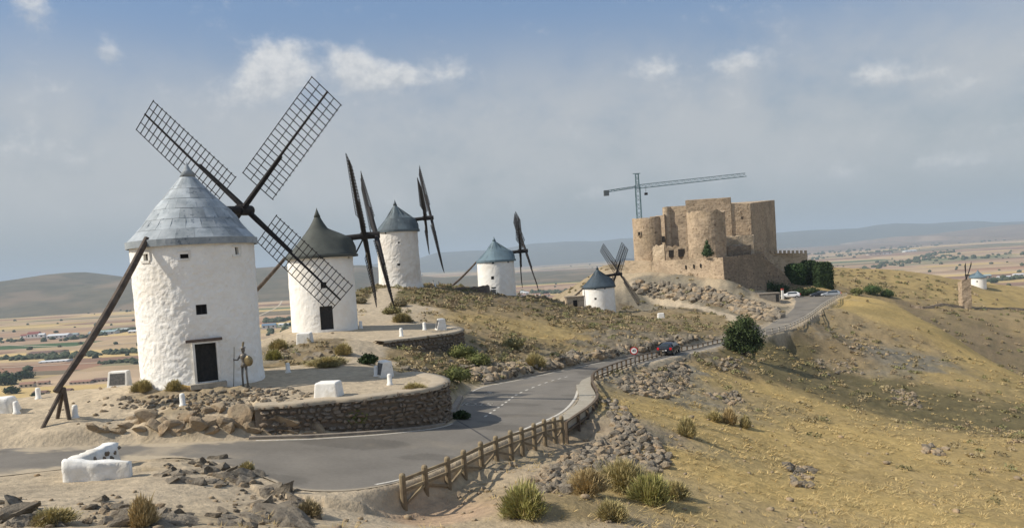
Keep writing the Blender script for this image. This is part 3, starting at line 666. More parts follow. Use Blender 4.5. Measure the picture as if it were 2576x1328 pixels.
def windmill(label, base, Rb, Rt, Ht, rk, roofm, Hr, Re, shaft_az, hub, sail_ang, L, wallm, rough, seed, ops, doorz=None, nseg=0, nrow=0, hood=True,
             capt=.78, tail=None, lat=(1.05,.95), nrung=19, inner=1.0, pair_off=.55, boards=(), base_skirt=0.0, brace=False, fascia=.28, door=None, fm=None, incl=R(8), twist=.16, thick=1.0, lens=(1,1,1,1), tail_az=None):
    root = empty('windmill', base, 0, label=label, cat='windmill', group='whitewashed windmills along the ridge')
    wo_ = wall_obj(root, Rb, Rt, Ht, [(t, z0, z1, w, dp) for (t, z0, z1, w, dp, kind) in ops], wallm, rough, seed, nth=330 if nseg > 16 else 84, nz=150 if nseg > 16 else 36, base_skirt=base_skirt)
    for (t, z0, z1, w, dp, kind) in ops:
        f = MB(); cx, sy = math.cos(t), math.sin(t); r = Rb+(Rt-Rb)*z0/Ht-dp+.035
        mt = Matrix.Translation((cx*r, sy*r, 0)) @ Matrix.Rotation(t, 4, 'Z')
        if kind == 'door':
            f.box((-.04, -w/2-.03, z0-.05), (0, w/2+.03, z1+.03), 0, mt); d = f.ob('door', door_w, root)
            for k in range(5):
                MB().box((0, -w/2+.01+k*w/5, z0+.02), (.018, -w/2+(k+1)*w/5-.012, z1-.02), 0, mt).ob('plank', door_w, d)
        else:
            f.box((-.04, -w/2-.03, z0-.03), (0, w/2+.03, z1+.03), 0, mt); d = f.ob('window', darkin, root)
            if kind == 'win': 
                g = MB(); ws = w/2-.02
                g.box((0, -ws, z0+.02), (.03, -ws+.05, z1-.02), 0, mt).box((0, ws-.05, z0+.02), (.03, ws, z1-.02), 0, mt).box((0, -.02, z0+.02), (.03, .02, z1-.02), 0, mt).box((0.001, -ws+.05, z1-.07), (.029, -.02, z1-.02), 0, mt)
                g.ob('window_frame', door_w, d)
    make_roof(root, rk, Re, Ht, Hr, roofm, shaft_az, nseg, nrow, hood, capt, seed, fascia=fascia, fm=fm, thick=.010, tilt=.010)
    # cap at the tip
    r_ = prof_r(rk, .84)*Re+.05
    MB().lathe([(r_, Ht+Hr*.84), (r_*.55, Ht+Hr*.92), (.05, Ht+Hr*1.0), (.02, Ht+Hr*1.03)], 16).ob('roof_tip', fm or roofm, root, smooth=True)
    hr, hzz = hub                     # distance of the hub from the tower axis and height above base
    dx, dy = math.cos(shaft_az), math.sin(shaft_az)
    MB().tube([(dx*.5, dy*.5, hzz-.25), (dx*(hr-.2), dy*(hr-.2), hzz-.02)], [.28, .26], 12).ob('windshaft', wood_d, root)
    hubo = MB().tube([(dx*(hr-.35), dy*(hr-.35), hzz), (dx*(hr+pair_off+.35), dy*(hr+pair_off+.35), hzz+.03)], [.34, .31], 12).ob('hub', wood_d, root)
    if brace:
        MB().bar((dx*Re*.98, dy*Re*.98, Ht-.1), (dx*(hr-.1), dy*(hr-.1), hzz-.2), .14).ob('brace', wood_d, root)
    MB().frustum((dx*(Re*.80), dy*(Re*.80), hzz-.75), (.1,.1), (.1,.1), .1).ob('shaft_rest', wood_d, root)
    for k in range(4):
        ang = sail_ang+k*math.pi/2; ax = hr+(0 if k % 2 else pair_off)
        s = make_sail(root, L*lens[k], lat[0], lat[1], .21, nrung, inner, True, seed+k, board=1 if k in boards else 0, thickf=thick, twist=twist)
        # local frame: x across, y along the shaft, z outwards
        yax = Vector((dx*math.cos(incl), dy*math.cos(incl), math.sin(incl))); hx = Vector((-dy, dx, 0)); vx = hx.cross(yax)*-1
        if vx.z < 0: vx = -vx
        zax = hx*math.sin(ang)+vx*math.cos(ang); xax = yax.cross(zax)
        s.matrix_local = Matrix(((xax.x, yax.x, zax.x, dx*ax), (xax.y, yax.y, zax.y, dy*ax), (xax.z, yax.z, zax.z, hzz), (0,0,0,1)))
    if tail:
        (tr, tz0, tz1) = tail          # length outwards from axis, height at the end, height at the eave
        pts = []; n = 6; sx, sy_ = (-math.cos(tail_az), -math.sin(tail_az)) if tail_az else (-dx, -dy)
        for k in range(n+1):
            t = k/n; rr_ = Re*.96+(tr-Re*.96)*t; zc = tz1+(tz0-tz1)*t-.30*math.sin(math.pi*t)
            pts.append((sx*rr_, sy_*rr_, zc))
        MB().tube(pts, [.15,.165,.175,.18,.17,.15,.13], 9).ob('tail_pole', woodpole, root)
    return root
def az_of(px, d):  # sight direction
    v = ray(px, 660); return math.atan2(v[1], v[0])
W_ = {}
# --- first mill
def facing(base): return math.atan2(-base[1], -base[0])
b1 = D(514, 966, 42.0); b1[2] = D(517, 975, 38.7)[2]+.02
f1 = facing(b1)
def th_at(base, Rr, px, py=700):      # angle on the tower facing the camera where the sight line px meets the wall
    v = ray(px, py)[:2]; v = v/np.linalg.norm(v); c = -np.array(base[:2]); bb = c@v; cc = c@c-Rr*Rr; s = -bb-math.sqrt(max(bb*bb-cc, 0)); p = v*s+c
    return math.atan2(p[1], p[0])
H1 = zat(603, b1[0], b1[1]-3.4)-b1[2]
def op(base, Rr, px, py0, py1, w, dp, kind):
    t = th_at(base, Rr, px, (py0+py1)/2); x = base[0]+Rr*math.cos(t); y = base[1]+Rr*math.sin(t)
    return (t, zat(py1, x, y)-base[2], zat(py0, x, y)-base[2], w, dp, kind)
ops1 = [op(b1, 3.12, 520, 863, 960, 1.02, .34, 'door'), op(b1, 3.13, 507, 766, 791, .52, .22, 'win'), op(b1, 3.15, 463, 635, 650, .40, .2, 'hole'), op(b1, 3.15, 596, 622, 640, .24, .2, 'hole'), op(b1, 3.15, 366, 640, 656, .30, .2, 'hole')]
ops1.append((f1+2.2, H1-1.0, H1-.6, .4, .2, 'hole'))
sh1 = R(90-15)
tl1 = R(90-20)
Hr1 = zat(414, b1[0], b1[1])-b1[2]-H1
hz1 = zat(529, b1[0]+4.75*math.cos(sh1), b1[1]+4.75*math.sin(sh1))-b1[2]
m1 = windmill('largest whitewashed windmill nearest the camera, with patched pale zinc roof and open lattice sails', b1, 3.10, 3.15, H1, 'tall', zinc, Hr1, 3.28, sh1, (4.75, hz1), R(42), 8.6,
    whitew, .036, 3, ops1, nseg=22, nrow=6, capt=.80, tail=(9.0, zat(985, b1[0]-9.0*math.cos(tl1), b1[1]-9.0*math.sin(tl1))-b1[2], H1+.15), base_skirt=.10, fascia=.30, hood=True, incl=R(11), lat=(1.2,1.1), lens=(1,1,.92,1.08), tail_az=tl1)
# door surround and lintel of the first mill
t, z0, z1, w, dp, _ = ops1[0]; mt = Matrix.Rotation(t, 4, 'Z')
MB().box((3.10, -.92, z1+.10), (3.30, .82, z1+.24), 0, mt).ob('lintel', lintel_m, m1)
g = MB(); g.box((3.02, w/2+.0, z0-.1), (3.25, w/2+.12, z1+.0), 0, mt).box((3.02, -w/2-.12, z0-.1), (3.25, -w/2, z1), 0, mt).box((3.02, -w/2-.12, z1), (3.25, w/2+.12, z1+.095), 0, mt); g.ob('door_frame', whitep, m1)
MB().box((3.0, -w/2-.35, z0-.28), (3.55, w/2+.35, z0-.02), 0, mt).ob('doorstep', mat('step_stone', (.40,.37,.31), (.30,.27,.22), scale=4, bump=.4), m1)
for px, py0, py1, ww in ((463,635,650,.66), (596,622,640,.50), (366,640,656,.5)):
    t, z0, z1, w, dp, _ = op(b1, 3.15, px, py0, py1, .3, .2, 'hole'); mt = Matrix.Rotation(t, 4, 'Z')
    g = MB(); g.box((3.11, -w/2-.16, z0-.12), (3.185, w/2+.10, z0), 0, mt).box((3.11, w/2+.06, z0), (3.18, w/2+.17, z1+.1), 0, mt).box((3.11, -w/2-.16, z1+.02), (3.18, w/2+.06, z1+.12), 0, mt); g.ob('window_surround', whitep, m1)
# tripod prop under the tail pole
ta = D(138, 990, 0.0+float(b1[1]-9.0*math.sin(sh1)))
tax, tay = b1[0]-8.6*math.cos(tl1), b1[1]-8.6*math.sin(tl1); taz = zat(975, tax, tay)
tri = empty('prop_tripod', (tax, tay, gz(tax, tay)), 0, label='dark wooden three-legged prop holding up the long tail pole of the nearest windmill', cat='prop')
for (px, py) in ((103,1077), (175,1055), (143,1052)):
    h = hit(px, py); MB().tube([(0,0,taz-.0-gz(tax,tay)), tuple(h-np.array([tax,tay,gz(tax,tay)])+np.array([0,0,-.1]))], [.10,.085], 8).ob('leg', woodpole, tri)
# --- second mill
def mill_geo(px_axis, d, pyb, pye, pya, pxa=None):
    bb = D(px_axis, pyb, d); bz = D(px_axis, pyb, d-3.3)[2]; bb[2] = bz
    H = zat(pye, bb[0], bb[1]-3.3)-bz; Hr = zat(pya, bb[0], bb[1])-bz-H
    return bb, H, Hr
b2, H2, Hr2 = mill_geo(819, 70, 834, 645, 527)
sh2 = R(90-78.5)
hub2 = zat(593, b2[0]+4.35*math.cos(sh2), b2[1]+4.35*math.sin(sh2))-b2[2]
ops2 = [op(b2,2.93,822,770,829,1.12,.3,'door'), op(b2,2.93,814,710,725,.5,.25,'win'), op(b2,2.93,809,644,652,.32,.2,'hole'), op(b2,2.93,878,642,650,.24,.2,'hole'), op(b2,2.93,746,647,655,.26,.2,'hole')]
m2 = windmill('second windmill, with smooth dark grey cone roof and dark door behind the first one', b2, 2.95, 2.90, H2, 'low', darkroof, Hr2, 3.14, sh2, (4.1, hub2), R(46), 8.6,
    whitew, .035, 23, ops2, tail=(9.4, .9, H2+.1), boards=(1,3), brace=True, inner=1.15, pair_off=1.05, fascia=.16, nseg=0, twist=.22, thick=1.35)
# --- third mill
b3, H3, Hr3 = mill_geo(1008, 112, 723, 578, 505)
sh3 = R(90-82)
hub3 = zat(549, b3[0]+4.3*math.cos(sh3), b3[1]+4.3*math.sin(sh3))-b3[2]
ops3 = [op(b3,3.0,969,584,589,.3,.2,'hole'), op(b3,3.0,1003,608,612,.3,.2,'hole'), op(b3,3.0,1003,663,668,.4,.2,'hole')]
m3 = windmill('third windmill, worn off-white with patchy blue-grey roof at the top of the dirt track', b3, 3.05, 2.96, H3, 'low', zinc_b, Hr3, 3.08, sh3, (4.2, hub3), R(29), 8.8,
    whitew_d, .06, 43, ops3, nseg=14, nrow=2, inner=1.5, pair_off=.9, base_skirt=.25, twist=.22, thick=1.15)
# --- fourth mill
b4, H4, Hr4 = mill_geo(1252, 125, 752, 655, 597)
sh4 = R(90-83)
hub4 = zat(632, b4[0]+4.2*math.cos(sh4), b4[1]+4.2*math.sin(sh4))-b4[2]
ops4 = [op(b4,3.03,1240,658,664,.4,.2,'hole'), op(b4,3.03,1279,655,661,.4,.2,'hole'), op(b4,3.03,1239,695,703,.5,.25,'hole'), op(b4,3.03,1242,722,735,.8,.25,'hole')]
m4 = windmill('fourth windmill, white with light blue roof, standing behind the low stone wall', b4, 3.08, 3.0, H4, 'low', zinc_c, Hr4, 3.12, sh4, (4.2, hub4), R(43), 8.0,
    whitew, .03, 63, ops4, nseg=12, nrow=2, inner=1.5, pair_off=.9, tail=(9.2, 1.15, H4), twist=.22, thick=1.15)
# --- fifth mill
b5, H5, Hr5 = mill_geo(1509, 147, 792, 722, 670)
sh5 = R(90-69)
hub5 = zat(690, b5[0]+4.0*math.cos(sh5), b5[1]+4.0*math.sin(sh5))-b5[2]
ops5 = [op(b5,3.08,1497,724,729,.4,.2,'hole'), op(b5,3.08,1522,722,727,.35,.2,'hole'), op(b5,3.08,1498,749,754,.45,.2,'hole')]
m5 = windmill('fifth windmill, small and white with dark slate-blue roof, left of the castle rock', b5, 3.12, 3.05, H5, 'low', zinc_e, Hr5, 3.16, sh5, (4.0, hub5), R(44), 7.7,
    whitew, .02, 83, ops5, nseg=12, nrow=2, inner=1.5, pair_off=.9, tail=(8.6, 2.0, H5), twist=.22, thick=1.1)
# --- sixth, far to the right
b6, H6, Hr6 = mill_geo(2461, 347, 722, 703, 684)
H6, Hr6 = 4.2, 3.4
sh6 = R(140)
m6 = windmill('tiny far windmill with pale blue roof beyond the ruined tower on the right', b6, 3.3, 3.2, H6, 'low', zinc_c, Hr6, 3.45, sh6, (4.0, H6+1.1), R(45), 7.5,
    whitew, .01, 93, [op(b6,3.2,2458,706,710,.5,.2,'hole')], inner=2.0, pair_off=.8, nrung=12)
# ================================================================ TERRACE WALLS
stone_a = mat('wall_stone', (.185,.148,.108), (.25,.20,.148), scale=2.6, rough=.95, bump=.7, bscale=9, bdist=.03, c3=(.20,.145,.10))
stone_b = mat('wall_stone_pale', (.24,.20,.155), (.17,.14,.11), scale=2.2, rough=.95, bump=.7, bscale=8, bdist=.03)
mortar = mat('wall_mortar', (.15,.12,.088), (.20,.16,.12), scale=3, rough=.95, bump=.5, bscale=10)
cope = mat('terrace_paving', (.43,.36,.262), (.37,.305,.22), scale=1.5, rough=.95, bump=.3, bscale=8, bdist=.03)
def rock_mesh(name, seed, m, sub=2, cuts=9, sq=(1,1,1), rough=.1, flat=True, cd=(.45,.8)):
    bm = bmesh.new(); bmesh.ops.create_icosphere(bm, subdivisions=sub, radius=1); rg = np.random.RandomState(seed)
    P = np.array([v.co[:] for v in bm.verts])
    for _ in range(cuts):
        n = rg.normal(size=3); n /= np.linalg.norm(n); d = rg.uniform(*cd); e = P@n-d; P = P-np.outer(np.maximum(e, 0), n)
    P = P*(1+rough*(fbm(P[:, 0]*2+seed, P[:, 1]*2+P[:, 2]*1.7, 3, seed)[:, None])); P = P*np.array(sq)
    for v, p in zip(bm.verts, P): v.co = p
    me = bpy.data.meshes.new(name); bm.to_mesh(me); bm.free(); me.materials.append(m)
    if not flat: me.polygons.foreach_set('use_smooth', [True]*len(me.polygons))
    return me
STONES = [rock_mesh('stone', 100+i, stone_a if i % 3 else stone_b, 1, 8, (1, .8, .85), .05) for i in range(8)]
def inward(P):
    P = np.asarray(P)[:, :2]; d = np.gradient(P, axis=0); n = np.c_[-d[:, 1], d[:, 0]]; return n/np.linalg.norm(n, axis=1, keepdims=True)
def terrace_wall(Pc, pl, label, cap, single, sh, sw, skip=0):
    nin = inward(Pc)
    L = np.r_[0, np.cumsum(np.linalg.norm(np.diff(Pc[:, :2], axis=0), axis=1))]
    zb = np.array([min(gz(*(p[:2]-n*.5)), gz(*(p[:2]-n*1.0))) for p, n in zip(Pc, nin)])
    zt = plz(pl, Pc[:, 0], Pc[:, 1])+.02
    root = empty('terrace_wall', (Pc[len(Pc)//2][0], Pc[len(Pc)//2][1], float(zb[len(Pc)//2])), label=label, cat='wall'); off = np.array(root.location)
    vs = []; fs = []; K = 7
    for i in range(len(Pc)):
        p = Pc[i][:2]; n = nin[i]
        for (o_, z) in ((.02, zb[i]-.6), (.05, zt[i]-.02), (.55, zt[i]-.03), (.55, zb[i]-.6)): q = p+n*o_; vs.append((q[0]-off[0], q[1]-off[1], z-off[2]))
    for i in range(len(Pc)-1):
        a, c = i*4, i*4+4; fs += [(a, c, c+1, a+1), (a+1, c+1, c+2, a+2), (a+2, c+2, c+3, a+3)]
    link('wall_core', mesh('wall_core', vs, fs, mortar), root)
    s = 0; cnt = 0; rest = MB(); st = STONES
    rowz = 0; stones = []
    nrow = int(max(zt-zb+.4)/sh)+1
    for r in range(nrow):
        s = rng.uniform(0, sw)
        while s < L[-1]:
            w = sw*rng.uniform(.45, 1.5); sc = s+w/2
            if sc >= L[-1]: break
            x = np.interp(sc, L, Pc[:, 0]); y = np.interp(sc, L, Pc[:, 1]); z_t = np.interp(sc, L, zt); z_b = np.interp(sc, L, zb)-.15
            nx = np.interp(sc, L, nin[:, 0]); ny = np.interp(sc, L, nin[:, 1])
            z = z_t-sh*(r+.5)-rng.uniform(-.05, .05)+.06*math.sin(sc*1.3+r)
            if z > z_b: stones.append((x-nx*rng.uniform(-.02, .05), y-ny*.02, z, w*.5, math.atan2(-nx, ny)+rng.uniform(-.12, .12)))
            s += w*rng.uniform(.96, 1.05)
    rng.shuffle(stones)
    for k, (x, y, z, hw, a) in enumerate(stones):
        me = st[k % len(st)]; hh = sh*.5*rng.uniform(.7, 1.35)
        if k < single:
            o = link('stone', me, root, (x-off[0], y-off[1], z-off[2]), (rng.uniform(-.15,.15), rng.uniform(-.15,.15), a), (hw*1.12, .2, hh*1.2))
        else:
            mt = Matrix.Translation((x-off[0], y-off[1], z-off[2])) @ Matrix.Rotation(a, 4, 'Z') @ Matrix.Diagonal((hw*1.12, .2, hh*1.2, 1))
            rest.add([mt @ v.co for v in me.vertices], [tuple(p.vertices) for p in me.polygons])
    if rest.v: tagp(rest.ob('stone', stone_a, root), kind='stuff')
    # coping strip
    vs = []; fs = []
    for i in range(len(Pc)):
        p = Pc[i][:2]; n = nin[i]; wv = .03*math.sin(i*1.7)
        for (o_, dz) in ((-.10+wv, -.12), (-.10+wv, .035), (.25, .05), (.8, .045), (1.25, -.12)):
            q = p+n*o_; vs.append((q[0]-off[0], q[1]-off[1], plz(pl, q[0], q[1])+dz-off[2]))
    for i in range(len(Pc)-1):
        for k in range(4): a = i*5+k; fs.append((a, a+5, a+6, a+1))
    link('coping', mesh('coping', vs, fs, cap, True), root)
    return root
terrace_wall(T1c, PL1, 'curved rubble retaining wall in shade below the terrace of the nearest windmill', cope, 300, .23, .38)
terrace_wall(T2c, PL2, 'rubble retaining wall below the terrace of the second windmill', cope, 250, .28, .42)
# ================================================================ CASTLE
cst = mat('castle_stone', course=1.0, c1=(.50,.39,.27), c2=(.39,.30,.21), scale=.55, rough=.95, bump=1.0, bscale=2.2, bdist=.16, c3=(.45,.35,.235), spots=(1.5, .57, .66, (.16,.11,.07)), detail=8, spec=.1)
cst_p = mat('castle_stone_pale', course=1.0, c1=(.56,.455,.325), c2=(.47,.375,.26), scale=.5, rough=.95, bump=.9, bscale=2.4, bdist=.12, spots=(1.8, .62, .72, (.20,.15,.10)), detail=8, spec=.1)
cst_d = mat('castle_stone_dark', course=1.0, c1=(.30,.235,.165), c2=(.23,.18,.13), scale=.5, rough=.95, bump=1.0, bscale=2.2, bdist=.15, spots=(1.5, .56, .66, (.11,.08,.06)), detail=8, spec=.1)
hole_m = mat('dark_opening', (.02,.017,.014), (.03,.025,.02), scale=3)
def prism(name, pts, zb, m, parent, off, ragged=0.0, disp=.10, seed=0, step=.8, zts=None, batter=0.0):
    """vertical walls over a plan polygon (counter-clockwise from above) with individual top heights, relief and a broken top"""
    n = len(pts); ring = []; tops = []
    for i in range(n):
        a, c = np.array(pts[i]), np.array(pts[(i+1) % n]); za, zc = zts[i], zts[(i+1) % n]; L = np.linalg.norm(c-a); k = max(1, int(L/step))
        for j in range(k): t = j/k; ring.append(a+(c-a)*t); tops.append(za+(zc-za)*t)
    ring = np.array(ring); tops = np.array(tops); N = len(ring); cen = ring.mean(0)
    d = np.roll(ring, -1, 0)-np.roll(ring, 1, 0); nrm = np.c_[d[:, 1], -d[:, 0]]; nrm /= np.linalg.norm(nrm, axis=1, keepdims=True)
    s = np.r_[0, np.cumsum(np.linalg.norm(np.diff(ring, axis=0), axis=1))]
    tops = tops + (ragged*np.abs(fbm(s/1.8+seed, s*0, 4, seed))*-1.6 if ragged else 0)
    nz = max(2, int((tops.max()-zb)/step)); V = []
    for k in range(nz+1):
        z = zb+(tops-zb)*k/nz; q = fbm(s/1.3, z/1.1, 4, seed+2)*disp + batter*(tops-z)
        V.append(np.c_[ring+nrm*q[:, None], z])
    V = np.concatenate(V)-off
    F = [(k*N+i, k*N+(i+1) % N, (k+1)*N+(i+1) % N, (k+1)*N+i) for k in range(nz) for i in range(N)]
    c0 = len(V); V = np.vstack([V, np.r_[cen, tops.mean()-ragged*.8]-off]); F += [(nz*N+i, nz*N+(i+1) % N, c0) for i in range(N)]
    return link(name, mesh(name, V, F, m), parent)
def PX(px, d, py=640): return D(px, py, d)[:2]
castle = empty('castle', D(1800, 700, 180), 0, label='large ruined stone castle with round towers on the rocky hill', cat='castle'); co_ = np.array(castle.location)
def blk(name, corners, m, zb, ragged=0., disp=.1, seed=0, **k):
    pts = [PX(px, d) for (px, d, py) in corners]; zts = [zat(py, p[0], p[1]) for (px, d, py), p in zip(corners, pts)]
    a = sum(pts[i][0]*pts[(i+1) % len(pts)][1]-pts[(i+1) % len(pts)][0]*pts[i][1] for i in range(len(pts)))
    if a < 0: pts.reverse(); zts.reverse()
    return prism(name, pts, zb, m, castle, co_, ragged, disp, seed, zts=zts, **k)
def rnd(name, px, d, r, py_top, m, zb, ragged=0., seed=0, disp=.08, **k):
    c = PX(px, d); pts = [c+r*np.array([math.cos(t), math.sin(t)]) for t in np.linspace(0, 2*math.pi, 36, endpoint=False)]
    z = zat(py_top, c[0], c[1]-r); return prism(name, pts, zb, m, castle, co_, ragged, disp, seed, zts=[z]*36, **k)
rnd('round_tower', 1636, 190, 3.95, 545, cst, -9, .5, 5)
blk('curtain_wall', [(1640,188,545),(1676,186,538),(1690,200,538),(1640,203,545)], cst, -9, .4, seed=6)
blk('keep', [(1683,187.5,520),(1733,186,517),(1846,184.5,512),(1893,184,511),(1955,213,503),(1700,220,519)], cst, -9, .12, .10, 7)
blk('keep_upper_wall', [(1731,185.9,504),(1844,184.2,497),(1846,194,496),(1737,196,503)], cst, -2, .10, .08, 8)
rnd('pilaster', 1682, 187.5, .95, 520, cst_p, -9, .1, 9)
rt_ = rnd('round_tower', 1780, 173.5, 4.2, 527, cst, -10, .9, 10, .14)
rt_['label'] = 'round tower with broken crumbling top'
blk('ruined_platform', [(1826,179,594),(1897,179,590),(1899,183.6,590),(1830,183.9,594)], cst_p, -9, .35, .2, 11)
blk('ruined_wall', [(1896,180,608),(1921,181,612),(1922,185,612),(1898,184,608)], cst, -9, .5, .2, 12)
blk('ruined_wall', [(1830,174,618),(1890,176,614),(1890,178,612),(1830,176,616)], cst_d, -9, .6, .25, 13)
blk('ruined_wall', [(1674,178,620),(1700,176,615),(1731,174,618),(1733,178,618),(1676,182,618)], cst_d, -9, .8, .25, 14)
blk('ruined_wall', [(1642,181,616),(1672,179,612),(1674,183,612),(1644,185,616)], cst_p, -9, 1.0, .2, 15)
ow = blk('outer_wall', [(1570,187,656),(1636,184,656),(1638,189,655),(1572,191,655)], cst_p, -9, .08, .07, 16)
blk('outer_wall', [(1637,179,657),(1700,173.5,653),(1760,168.5,650),(1818,164,647),(1822,168,647),(1640,183,656)], cst, -14, .12, .08, 17, batter=.03)
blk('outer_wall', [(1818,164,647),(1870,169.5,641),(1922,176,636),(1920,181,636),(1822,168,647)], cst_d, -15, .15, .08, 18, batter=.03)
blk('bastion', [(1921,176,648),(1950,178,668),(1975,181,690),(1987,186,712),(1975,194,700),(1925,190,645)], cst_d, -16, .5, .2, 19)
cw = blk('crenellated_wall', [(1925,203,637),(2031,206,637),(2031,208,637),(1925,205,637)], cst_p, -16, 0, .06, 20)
for k in range(10):
    px = 1932+k*10.6; a = PX(px, 203.2); z = zat(637, *a)
    MB().box((-.28,0,-.1), (.28,.7,.75)).ob('merlon', cst_p, castle, np.array([a[0], a[1], z])-co_, (0,0,-.2))
def opening(px, py, d, w, h, frame=None, name='window', off=0.0):
    p = D(px, py, d)-co_
    o = MB().box((-w/2, -.12, -h/2), (w/2, .35, h/2)).ob(name, hole_m, castle, p, (0,0,-math.atan2(p[0]+co_[0], p[1]+co_[1])*1))
    if frame:
        f = MB(); t = .16
        f.box((-w/2-t, -.2, -h/2-t), (-w/2, .3, h/2+t)).box((w/2, -.2, -h/2-t), (w/2+t, .3, h/2+t)).box((-w/2, -.2, h/2), (w/2, .3, h/2+t)).box((-w/2, -.2, -h/2-t), (w/2, .3, -h/2))
        f.ob('frame', frame, o)
    return o
opening(1608, 588, 187.0, .5, .8, cst_p); opening(1669, 602, 185.5, .8, 1.5); opening(1690, 638, 176.6, 1.4, 1.6, None, 'arched_opening'); opening(1715, 636, 174.8, 1.6, 1.8, None, 'arched_opening')
opening(1866, 548, 184.3, .3, .5); opening(1725, 672, 171.3, .28, .8, None, 'arrow_slit'); opening(1745, 670, 169.6, .28, .8, None, 'arrow_slit'); opening(1762, 668, 168.2, .28, .8, None, 'arrow_slit')
# ================================================================ CRANE
crm = mat('crane_steel', (.16,.26,.28), (.12,.20,.22), scale=2, rough=.5, metal=.3)
cb_ = D(1608, 545, 226); cr0 = np.array([cb_[0], cb_[1], -8.0]); crane = empty('tower_crane', cr0, 0, label='pale blue-green tower crane standing behind the castle', cat='crane')
def lattice(name, p, q, w, h, n, parent, tri=False, t=.16):
    p = Vector(p); q = Vector(q); d = (q-p); L = d.length; d.normalize(); u = Vector((0,0,1)) if abs(d.z) < .9 else Vector((0,1,0)); a = d.cross(u).normalized(); c = a.cross(d).normalized()
    cs = [(-w/2,-h/2),(w/2,-h/2),(w/2,h/2),(-w/2,h/2)] if not tri else [(-w/2,-h/2),(w/2,-h/2),(0,h/2)]
    b_ = MB(); k = len(cs)
    for (i, j) in cs: b_.bar(p+a*i+c*j, q+a*i+c*j, t)
    for s in range(n):
        for i in range(k):
            j = (i+1) % k; A = cs[i]; B = cs[j]
            if s % 2: A, B = B, A
            b_.bar(p+d*(L*s/n)+a*A[0]+c*A[1], p+d*(L*(s+1)/n)+a*B[0]+c*B[1], t*.6)
    return b_.ob(name, crm, parent)
ztop = zat(437, cb_[0], cb_[1])+8; zjib = zat(470, cb_[0], cb_[1])+8
lattice('mast', (0,0,0), (0,0,zjib+.5), 1.3, 1.3, 22, crane); lattice('mast_head', (0,0,zjib+.5), (0,0,ztop), .9, .9, 5, crane)
je = D(1875, 440, 226+16)-cr0; jc = D(1525, 482, 226-6)-cr0
lattice('jib', (0,0,zjib), tuple(je), 1.0, 1.1, 34, crane, True, .14)
lattice('counter_jib', (0,0,zjib), tuple(jc), .9, .5, 12, crane, False, .14)
MB().box((-.7,-.7,-1.2), (.7,.7,.3)).ob('counterweight', mat('crane_weight', (.10,.12,.13)), crane, tuple(jc))
MB().box((-1.2,-.2,-.1), (1.0,.2,.1)).ob('head_plate', crm, crane, (0,0,ztop))
t_ = np.array([0,0,zjib])*.93+je*.07
b_ = MB(); b_.tube([(0,0,0),(0,0,-2.0)], .05, 5); b_.box((-.45,-.3,-2.7),(.45,.3,-2.0)); b_.ob('hook_block', wood_d, crane, tuple(t_))
# ================================================================ PLAIN, FIELDS, HILLS
rs = np.random.RandomState(5)
rects = []
FC = np.array([(.50,.37,.17),(.46,.35,.19),(.42,.31,.19),(.36,.235,.15),(.30,.18,.12),(.26,.17,.12),(.38,.27,.18),(.22,.20,.12),(.12,.145,.075),(.075,.12,.055),(.20,.165,.11),(.44,.33,.22)])
FP = np.array([.13,.13,.11,.11,.09,.08,.10,.05,.06,.04,.04,.06]); FP = FP/FP.sum()
def split(x0, y0, x1, y1, lim):
    st = [(x0, y0, x1, y1)]
    while st:
        a, b_, c, d = st.pop(); w, h = c-a, d-b_; dist = max(300, math.hypot((a+c)/2, (b_+d)/2))
        lm = 75+dist*.055
        if h > lm*.75 and (h > w*.33 or w < lm*1.5): t = b_+h*rs.uniform(.3, .7); st += [(a, b_, c, t), (a, t, c, d)]
        elif w > lm*2.4: t = a+w*rs.uniform(.3, .7); st += [(a, b_, t, d), (t, b_, c, d)]
        else: rects.append((a, b_, c, d))
split(-16000, -3000, 18000, 17500, 1)
ra = np.array(rects); ang = R(-8)
Vf = []; Ff = []; Cf = []
def warp(x, y):    # field boundaries are never quite straight
    return x+fbm(x/900, y/700, 2, 71)*120*np.clip(np.hypot(x, y)/3000, .3, 1.5), y+fbm(x/900, y/700, 2, 72)*70*np.clip(np.hypot(x, y)/3000, .3, 1.5)
for (a, b_, c, d) in rects:
    k = len(Vf)*1; m_ = max(1, min(6, int((c-a)/200)))
    col_ = FC[rs.choice(len(FC), p=FP)]*rs.uniform(.85, 1.12); base = len(Vf)
    for i in range(m_+1):
        xx = a+(c-a)*i/m_; Vf += [(xx, b_), (xx, d)]; Cf += [col_, col_]
    Ff += [(base+2*i, base+2*i+2, base+2*i+3, base+2*i+1) for i in range(m_)]
Vf = np.array(Vf); wx, wy = warp(Vf[:, 0], Vf[:, 1]); ca, sa = math.cos(ang), math.sin(ang)
fx = wx*ca-wy*sa; fy = wx*sa+wy*ca
fld = mat('field_soil', (.86,.86,.86), (1.12,1.10,1.08), scale=.012, rough=1, attr='col', detail=10, spec=.05)
fz = np.full(len(fx), PLAIN)
tagp(link('plain', npmesh('plain', np.c_[fx, fy, fz], np.array(Ff), fld, False, np.array(Cf))), kind='structure')
base_m = mat('far_ground', (.33,.25,.17), (.28,.21,.14), scale=.002, rough=1)
tagp(link('far_ground', mesh('far_ground', [(-40000,-40000,PLAIN-.8),(40000,-40000,PLAIN-.8),(40000,40000,PLAIN-.8),(-40000,40000,PLAIN-.8)], [(0,1,2,3)], base_m)), kind='structure')
